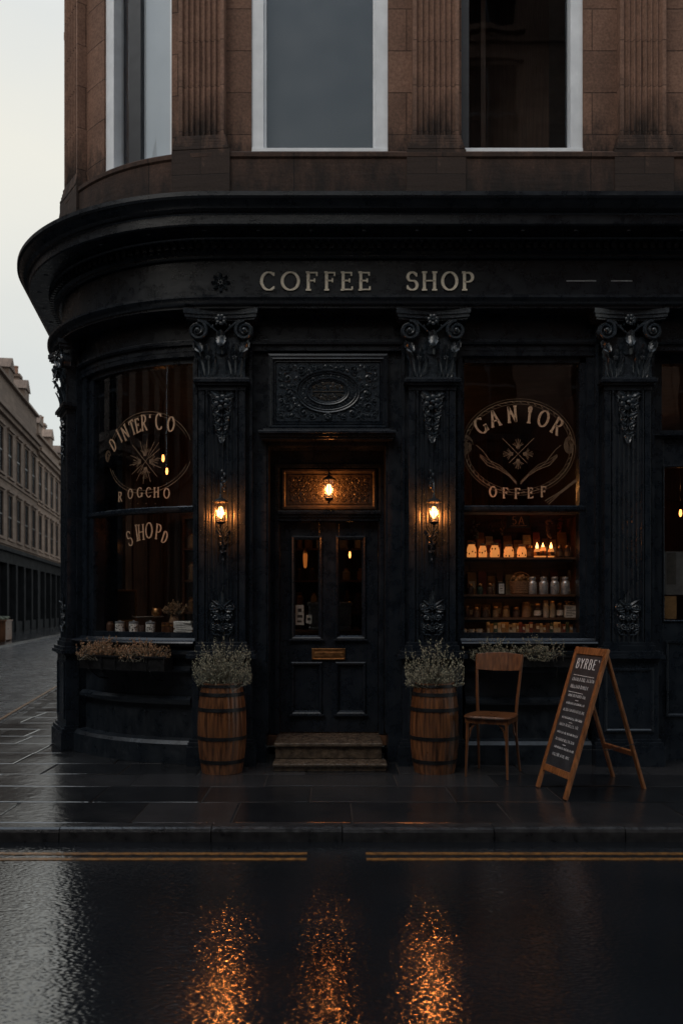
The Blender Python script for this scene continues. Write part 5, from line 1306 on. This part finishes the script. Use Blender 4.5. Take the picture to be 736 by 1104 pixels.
# papers on the inside of the door glass
t = thing('paper_notice', 'white printed notice stuck inside the left pane of the shop door', 'notice', (PX(323, 9.41), yd+.075, PZ(663, 9.41)))
g = MB(); g.box(-.045, .045, 0, .002, -.11, .11); po = g.build('sheet', 'label', t)
g = MB(); g.box(-.02, .02, -.0012, 0, .03, .07); g.box(-.025, .03, -.0012, 0, -.03, .0); g.box(-.03, .02, -.0012, 0, -.08, -.06); g.build('print', 'ink', po)
t = thing('small_card', 'small pale card stuck inside the door beside the white notice', 'notice', (PX(333, 9.41), yd+.075, PZ(667, 9.41)), 0)
g = MB(); g.box(-.03, .03, 0, .002, -.05, .04); po = g.build('sheet', 'label', t); g = MB(); g.box(-.02, .02, -.0012, 0, -.02, .01); g.build('print', 'ink', po)
t = thing('window_poster', 'pale poster with a dark door shape in the entrance window at the far right', 'poster', (3.64, CY+9.16, PZ(618, 9.16)))
g = MB(); g.box(-.13, .13, -.001, .001, -.23, .23); po = g.build('sheet', 'poster', t); g = MB(); g.box(-.055, .045, -.0025, -.001, -.12, .22); g.build('print', 'ink', po)
t = thing('menu_card', 'ochre card low in the entrance window under the pale poster', 'card', (3.61, CY+9.16, PZ(655, 9.16)))
g = MB(); g.box(-.10, .08, -.001, .001, -.12, .12); g.build('sheet', 'book_ochre', t)
# room furniture, lights and added fill lamps
def pendant(label, loc, drop, m_='bulb_dim', r=.026):
    t = thing('pendant_lamp', label, 'lamp', loc, 0, 'small pendant lamps hanging in the shop')
    g = MB(); g.tube([(0, 0, .06), (0, 0, drop)], .004, 5); g.lathe([(.02, .045), (.022, .05), (.022, .09), (.008, .10)], n=12); g.build('cord', 'iron', t)
    g = MB(); g.lathe([(.010, .05), (r*.8, .02), (r, -.01), (r*.7, -.035), (.006, -.05)], n=12); g.build('bulb', m_, t, smooth=True)
def IN(px, py, d): return (PX(px, d), CY+d, PZ(py, d))
for px, py, d, lab in ((176, 494, 11.6, 'warm bulb hanging in the curved window beside the sunburst emblem'), (180, 508, 12.6, 'warm bulb hanging lower in the curved window behind the first one'), (121, 585, 12.2, 'warm bulb low at the left of the curved window'),
                       (377, 598, 12.8, 'warm bulb seen through the right pane of the door'),
                       (733, 553, 11.4, 'warm bulb in the entrance window at the far right'), (540, 440, 12.6, 'warm bulb hanging above the shelves in the right window'), (600, 520, 12.8, 'warm bulb deep in the room behind the right window')):
    p = IN(px, py, d); pendant(lab, p, 4.40-p[2], r=.017 if 300 < px < 400 else .020)
for k, z in enumerate(ZS[:3]):  # strips added behind each shelf's front edge to brighten the goods
    t = thing('shelf_light', 'slim warm strip light under the %s shelf of the right window' % ('lit top', 'second', 'third')[k], 'light', (PX(558, 9.2), .445, z-.034), 0, 'strip lights under the window shelves')
    g = MB(); g.box(-.58, .58, -.012, -.006, -.012, .010); g.box(-.58, .58, -.006, .02, .004, .010); g.build('housing', 'iron', t)
    g = MB(); g.box(-.56, .56, -.005, .016, -.004, .0035); g.build('tube', 'strip', t)
for px, lab in ((240, 'bulb hanging in the room behind the pilaster left of the door'), (467, 'bulb hanging in the room behind the pilaster right of the door'), (676, 'bulb hanging in the room behind the rightmost fluted pilaster')):
    p = (PX(px, 12.6), CY+12.6, 3.3); pendant(lab, p, 4.40-p[2], 'room_bulb', .05)  # added out of view behind the pilasters to light the back shelves
for px, py, d, lab in ((329, 604, 13.2, 'tall amber glass wall light seen through the left door pane'),):
    t = thing('wall_light', lab, 'lamp', IN(px, py, d))
    g = MB(); g.lathe([(.012, -.12), (.024, -.10), (.030, -.02), (.034, .08), (.022, .11)], n=12); g.build('shade', 'amber', t, smooth=True)
    g = MB(); g.lathe([(.040, .109), (.03, .14), (.008, .17)], n=12); g.tube([(0, 0, .16), (0, .1, .2), (0, 13.7-d if d < 13.6 else .1, .2)], .008, 5); g.build('bracket', 'brass', t)
# goods on the wall shelves, seen dimly through the glass
rr = random.Random(33); n_ = 0
for x0, x1, nm in ((-2.25, -.95, 'left'), (-.55, .62, 'middle'), (1.25, 2.95, 'right')):
    for li, z in enumerate((1.0, 1.5, 2.0, 2.5)):
        x = x0+.08; i = 0
        while x < x1-.05 and i < 8:
            r = rr.uniform(.05, .08); h = rr.uniform(.16, .32); m_ = rr.choice(('coffee', 'ceramic', 'book_ochre', 'book_brown', 'wicker', 'book_cream'))
            t = thing('storage_jar', '%s jar from the left on the %s board of the %s wall shelf' % (ORD[i], ('lowest', 'second', 'third', 'top')[li], nm), 'jar', (x, 4.95, z+.036), 0, 'jars on the wall shelves inside')
            g = MB(); g.lathe([(r*.9, 0), (r, .01), (r, h*.8), (r*.6, h*.92), (r*.6, h)], n=12); g.build('body', m_, t, smooth=True)
            g = MB(); g.lathe([(r*.64, h), (r*.66, h+.02), (r*.3, h+.03)], n=12); g.build('lid', 'brass', t, smooth=True)
            x += r*2+rr.uniform(.03, .12); i += 1
t = thing('shop_counter', 'dark wooden counter inside the shop facing the door', 'counter', (.4, 3.6, .23))
g = MB(); g.box(-1.4, 1.6, -.3, .3, 0, 1.0); g.build('carcass', 'panel', t, bevel=.005); g = MB(); g.box(-1.45, 1.65, -.36, .34, 1.0, 1.05); g.build('counter_top', 'shelf', t, bevel=.004)
t = thing('coffee_machine', 'squat metal coffee machine standing on the counter behind the door', 'coffee machine', (.02, 3.6, 1.281))
g = MB(); g.box(-.3, .3, -.2, .2, .06, .34); g.box(-.32, .32, -.22, .22, .34, .40); g.box(-.3, .3, -.2, .2, 0, .05); g.build('body', 'tin', t, bevel=.02)
g = MB(); g.tube([(-.12, -.2, .20), (-.12, -.3, .17)], .02, 8); g.tube([(.12, -.2, .20), (.12, -.3, .17)], .02, 8); g.build('group_head', 'iron', t)
# ------------------------------------------------------------------ houses up the side street
def house(label, q0, q1, w0, Hc, He, nb, floors, seed, stone_m, side=1, shop=True, group='terraced houses along the side street', origin=None, direction=None, depth=9, chim=2, lit=False):
    """terrace house with its front along the street from q0 to q1"""
    rr = random.Random(seed)
    if origin is None:
        o = sidept(q0, w0); a = math.atan2(DY, DX); T0 = (o[0], o[1], 0); rz = a
    else: T0 = origin; rz = direction
    L = q1-q0
    t = thing('terraced_house', label, 'house', T0, rz, group)
    # local: x along the street, y away from the street (left of the direction of travel), z up
    zf = 5.3 if shop else 0
    bayw = L/nb; ww = bayw*.50; rows = []
    fh = (Hc-zf-.5)/floors
    g = MB()
    zs_ = [zf]; 
    for f_ in range(floors):
        z0 = zf+.65+f_*fh; z1 = z0+fh*.70; rows.append((z0, z1))
    zc = zf
    for z0, z1 in rows:
        g.box(0, L, 0, .5, zc, z0)
        for k in range(nb+1):
            xa_ = 0 if k == 0 else (k-.5)*bayw+ww/2; xb_ = L if k == nb else (k+.5)*bayw-ww/2; g.box(xa_, xb_, 0, .5, z0, z1)
        zc = z1
    g.box(0, L, 0, .5, zc, Hc)
    g.box(0, .45, .5, depth, 0, He); g.box(L-.45, L, .5, depth, 0, He); g.box(.45, L-.45, depth-.4, depth, 0, Hc); g.box(0, L, .02, .5, Hc, He-.02)
    g.build('wall', stone_m, t)
    g = MB()
    g.box(-.05, L+.05, -.38, .02, Hc-.02, Hc+.22); g.box(-.02, L+.02, -.22, .01, Hc-.30, Hc-.02)
    g.box(0, L, -.10, .005, zf+.2, zf+.42)
    for z0, z1 in rows[1:]: g.box(0, L, -.09, .004, z0-.42, z0-.26)
    g.box(-.03, L+.03, -.20, .019, He-.16, He); g.build('cornice', stone_m, t)
    for f_, (z0, z1) in enumerate(rows):
        for k in range(nb):
            xc_ = (k+.5)*bayw; f = MB(); f.ring(xc_-ww/2-.13, xc_+ww/2+.13, z0-.1, z1+.13, [(0, .0), (0, -.035), (.13, -.035), (.13, .0)]); f.box(xc_-ww/2-.2, xc_+ww/2+.2, -.16, .003, z1+.13, z1+.26); f.box(xc_-ww/2-.2, xc_+ww/2+.2, -.18, .002, z0-.2, z0-.1)
            fo = f.build('window', stone_m, t)
            p = MB(); p.box(xc_-ww/2, xc_+ww/2, .045, .06, z0, z1); p.build('pane', 'far_pane', fo)
            s_ = MB(); s_.box(xc_-.03, xc_+.03, .025, .045, z0, z1); s_.box(xc_-ww/2, xc_+ww/2, .02, .045, (z0+z1)/2-.04, (z0+z1)/2+.04); s_.build('sash', 'grey_sash', fo)
    if shop:
        g = MB(); g.box(0, L, .25, .6, 0, zf); g.box(0, L, -.12, .25, 4.35, zf-.25); g.box(-.04, L+.04, -.34, .25, zf-.25, zf); g.box(0, L, -.05, .25, 0, .7)
        for k in range(nb+1): x = min(max(k*bayw, .25), L-.25); g.box(x-.25, x+.25, -.16, .249, 0, 4.35)
        g.build('shopfront', 'far_shop', t)
        for k in range(nb):
            p = MB(); p.box(k*bayw+.3, (k+1)*bayw-.3, .18, .22, .75, 4.2); p.build('shop_window', 'far_pane', t)
    g = MB(); A = [g.V((x, y, z)) for x in (-.1, L+.1) for y, z in ((.15, He), (depth/2, He+2.4), (depth, He))]
    g.F((A[0], A[3], A[4], A[1])); g.F((A[1], A[4], A[5], A[2])); g.F((A[0], A[1], A[2])); g.F((A[3], A[5], A[4])); g.F((A[0], A[2], A[5], A[3]))
    rf = g.build('roof', 'slate', t)
    for k in range(chim):
        x = (.0 if k == 0 else L-.9) if chim > 1 else L-1.0; y = 1.1
        c = MB(); c.box(x, x+.9, y, y+2.6, He-.2, He+2.6); c.box(x-.08, x+.98, y-.08, y+2.68, He+2.6, He+2.82); co = c.build('chimney', stone_m, rf)
        for j in range(5):
            c = MB(); c.lathe([(.17, 0), (.15, .5), (.18, .55), (.18, .65)], (x+.45, y+.3+.5*j, He+2.82), 10); c.build('chimney_pot', 'terracotta', rf)
    for k in range(int(L//5)):      # stone dormers on the roof slope
        xm = L*(k+.6)/max(1, int(L//5)); dm = MB(); dm.box(xm-.75, xm+.75, .3, 1.9, He-.1, He+1.25)
        A = [dm.V((x, y, z)) for y in (.2, 2.6) for x, z in ((xm-.9, He+1.25), (xm, He+2.05), (xm+.9, He+1.25))]
        dm.F((A[0], A[1], A[2])); dm.F((A[3], A[5], A[4])); dm.F((A[0], A[3], A[4], A[1])); dm.F((A[1], A[4], A[5], A[2])); dm.F((A[0], A[2], A[5], A[3])); do_ = dm.build('dormer', stone_m, rf)
    return t
FH = 36.3
hw0 = 8.6
lab = ['pale sandstone terrace house nearest the left edge up the side street', 'sandstone terrace house with tall chimney, second along the side street', 'lower sandstone terrace house, third along the side street', 'buff terrace house at the far end, just beside the shop corner']
spec = [(27.5, 41.0, 13.6, 15.6, 5, 2, 1, 'far_stone'), (41.0, 57.5, 13.6, 15.9, 6, 2, 2, 'far_stone_b'), (57.5, 68.5, 13.3, 14.6, 4, 2, 3, 'far_stone'), (68.5, 84.0, 12.8, 14.2, 5, 2, 4, 'far_stone_b')]
for l_, (a, b, hc, he, nb_, fl_, sd_, mt) in zip(lab, spec):
    house(l_, a, b, hw0, hc, he, nb_, fl_, sd_, mt, chim=2)
house('plain sandstone terrace house down the side street toward the crossing', 12.0, 27.5, hw0, 12.0, 13.5, 5, 2, 9, 'far_stone_b', chim=1)
# street closing house at the far end, and the row across the road behind the viewer
o = sidept(96, 14)
house('sandstone house closing the far end of the side street', 0, 24, 0, 11.5, 13, 7, 2, 12, 'far_stone', origin=(o[0], o[1], 0), direction=math.atan2(DY, DX)-pi/2, group='terraced houses along the side street')
for i, (x0, w_, hc, lb, fl_) in enumerate(((-14.7, 12.5, 10.2, 'left', 2), (-2.2, 4.8, 9.6, 'middle', 2), (2.6, 14, 19.5, 'tall right', 4))):
    house('sandstone house across the road from the coffee shop, %s one of three' % lb, 0, w_, 0, hc, hc+1.4, max(2, int(w_/2.7)), fl_, 40+i, 'far_stone_b' if i < 2 else 'stone', origin=(x0+w_, -12.5, 0), direction=pi, group='houses across the road', chim=0, shop=i > 0)
house('sandstone house closing the road at its left end, facing the curved corner', 0, 18, 0, 11.5, 13, 6, 2, 50, 'far_stone', origin=(-14.6, -12.3, 0), direction=pi/2, group='houses across the road', chim=1)
# wooden trough at the far kerb
t = thing('wooden_trough', 'small brown wooden planter on the far pavement at the left edge', 'planter', (*sidept(33.5, 6.1)[:2], 0), math.atan2(DY, DX))
g = MB(); g.box(-.7, .7, -.3, .3, .08, .95); g.box(-.75, .75, -.35, .35, .95, 1.02)
for x in (-.6, .6): g.box(x-.06, x+.06, -.28, .28, 0, .08)
g.build('box', 'barrel', t, bevel=.01)
g = MB()
for k in range(40): g.blob((rnd.uniform(-.6, .6), rnd.uniform(-.22, .22), 1.05+rnd.uniform(0, .1)), .07, .07, .06, 6, 4)
g.build('foliage', 'leaf', t)
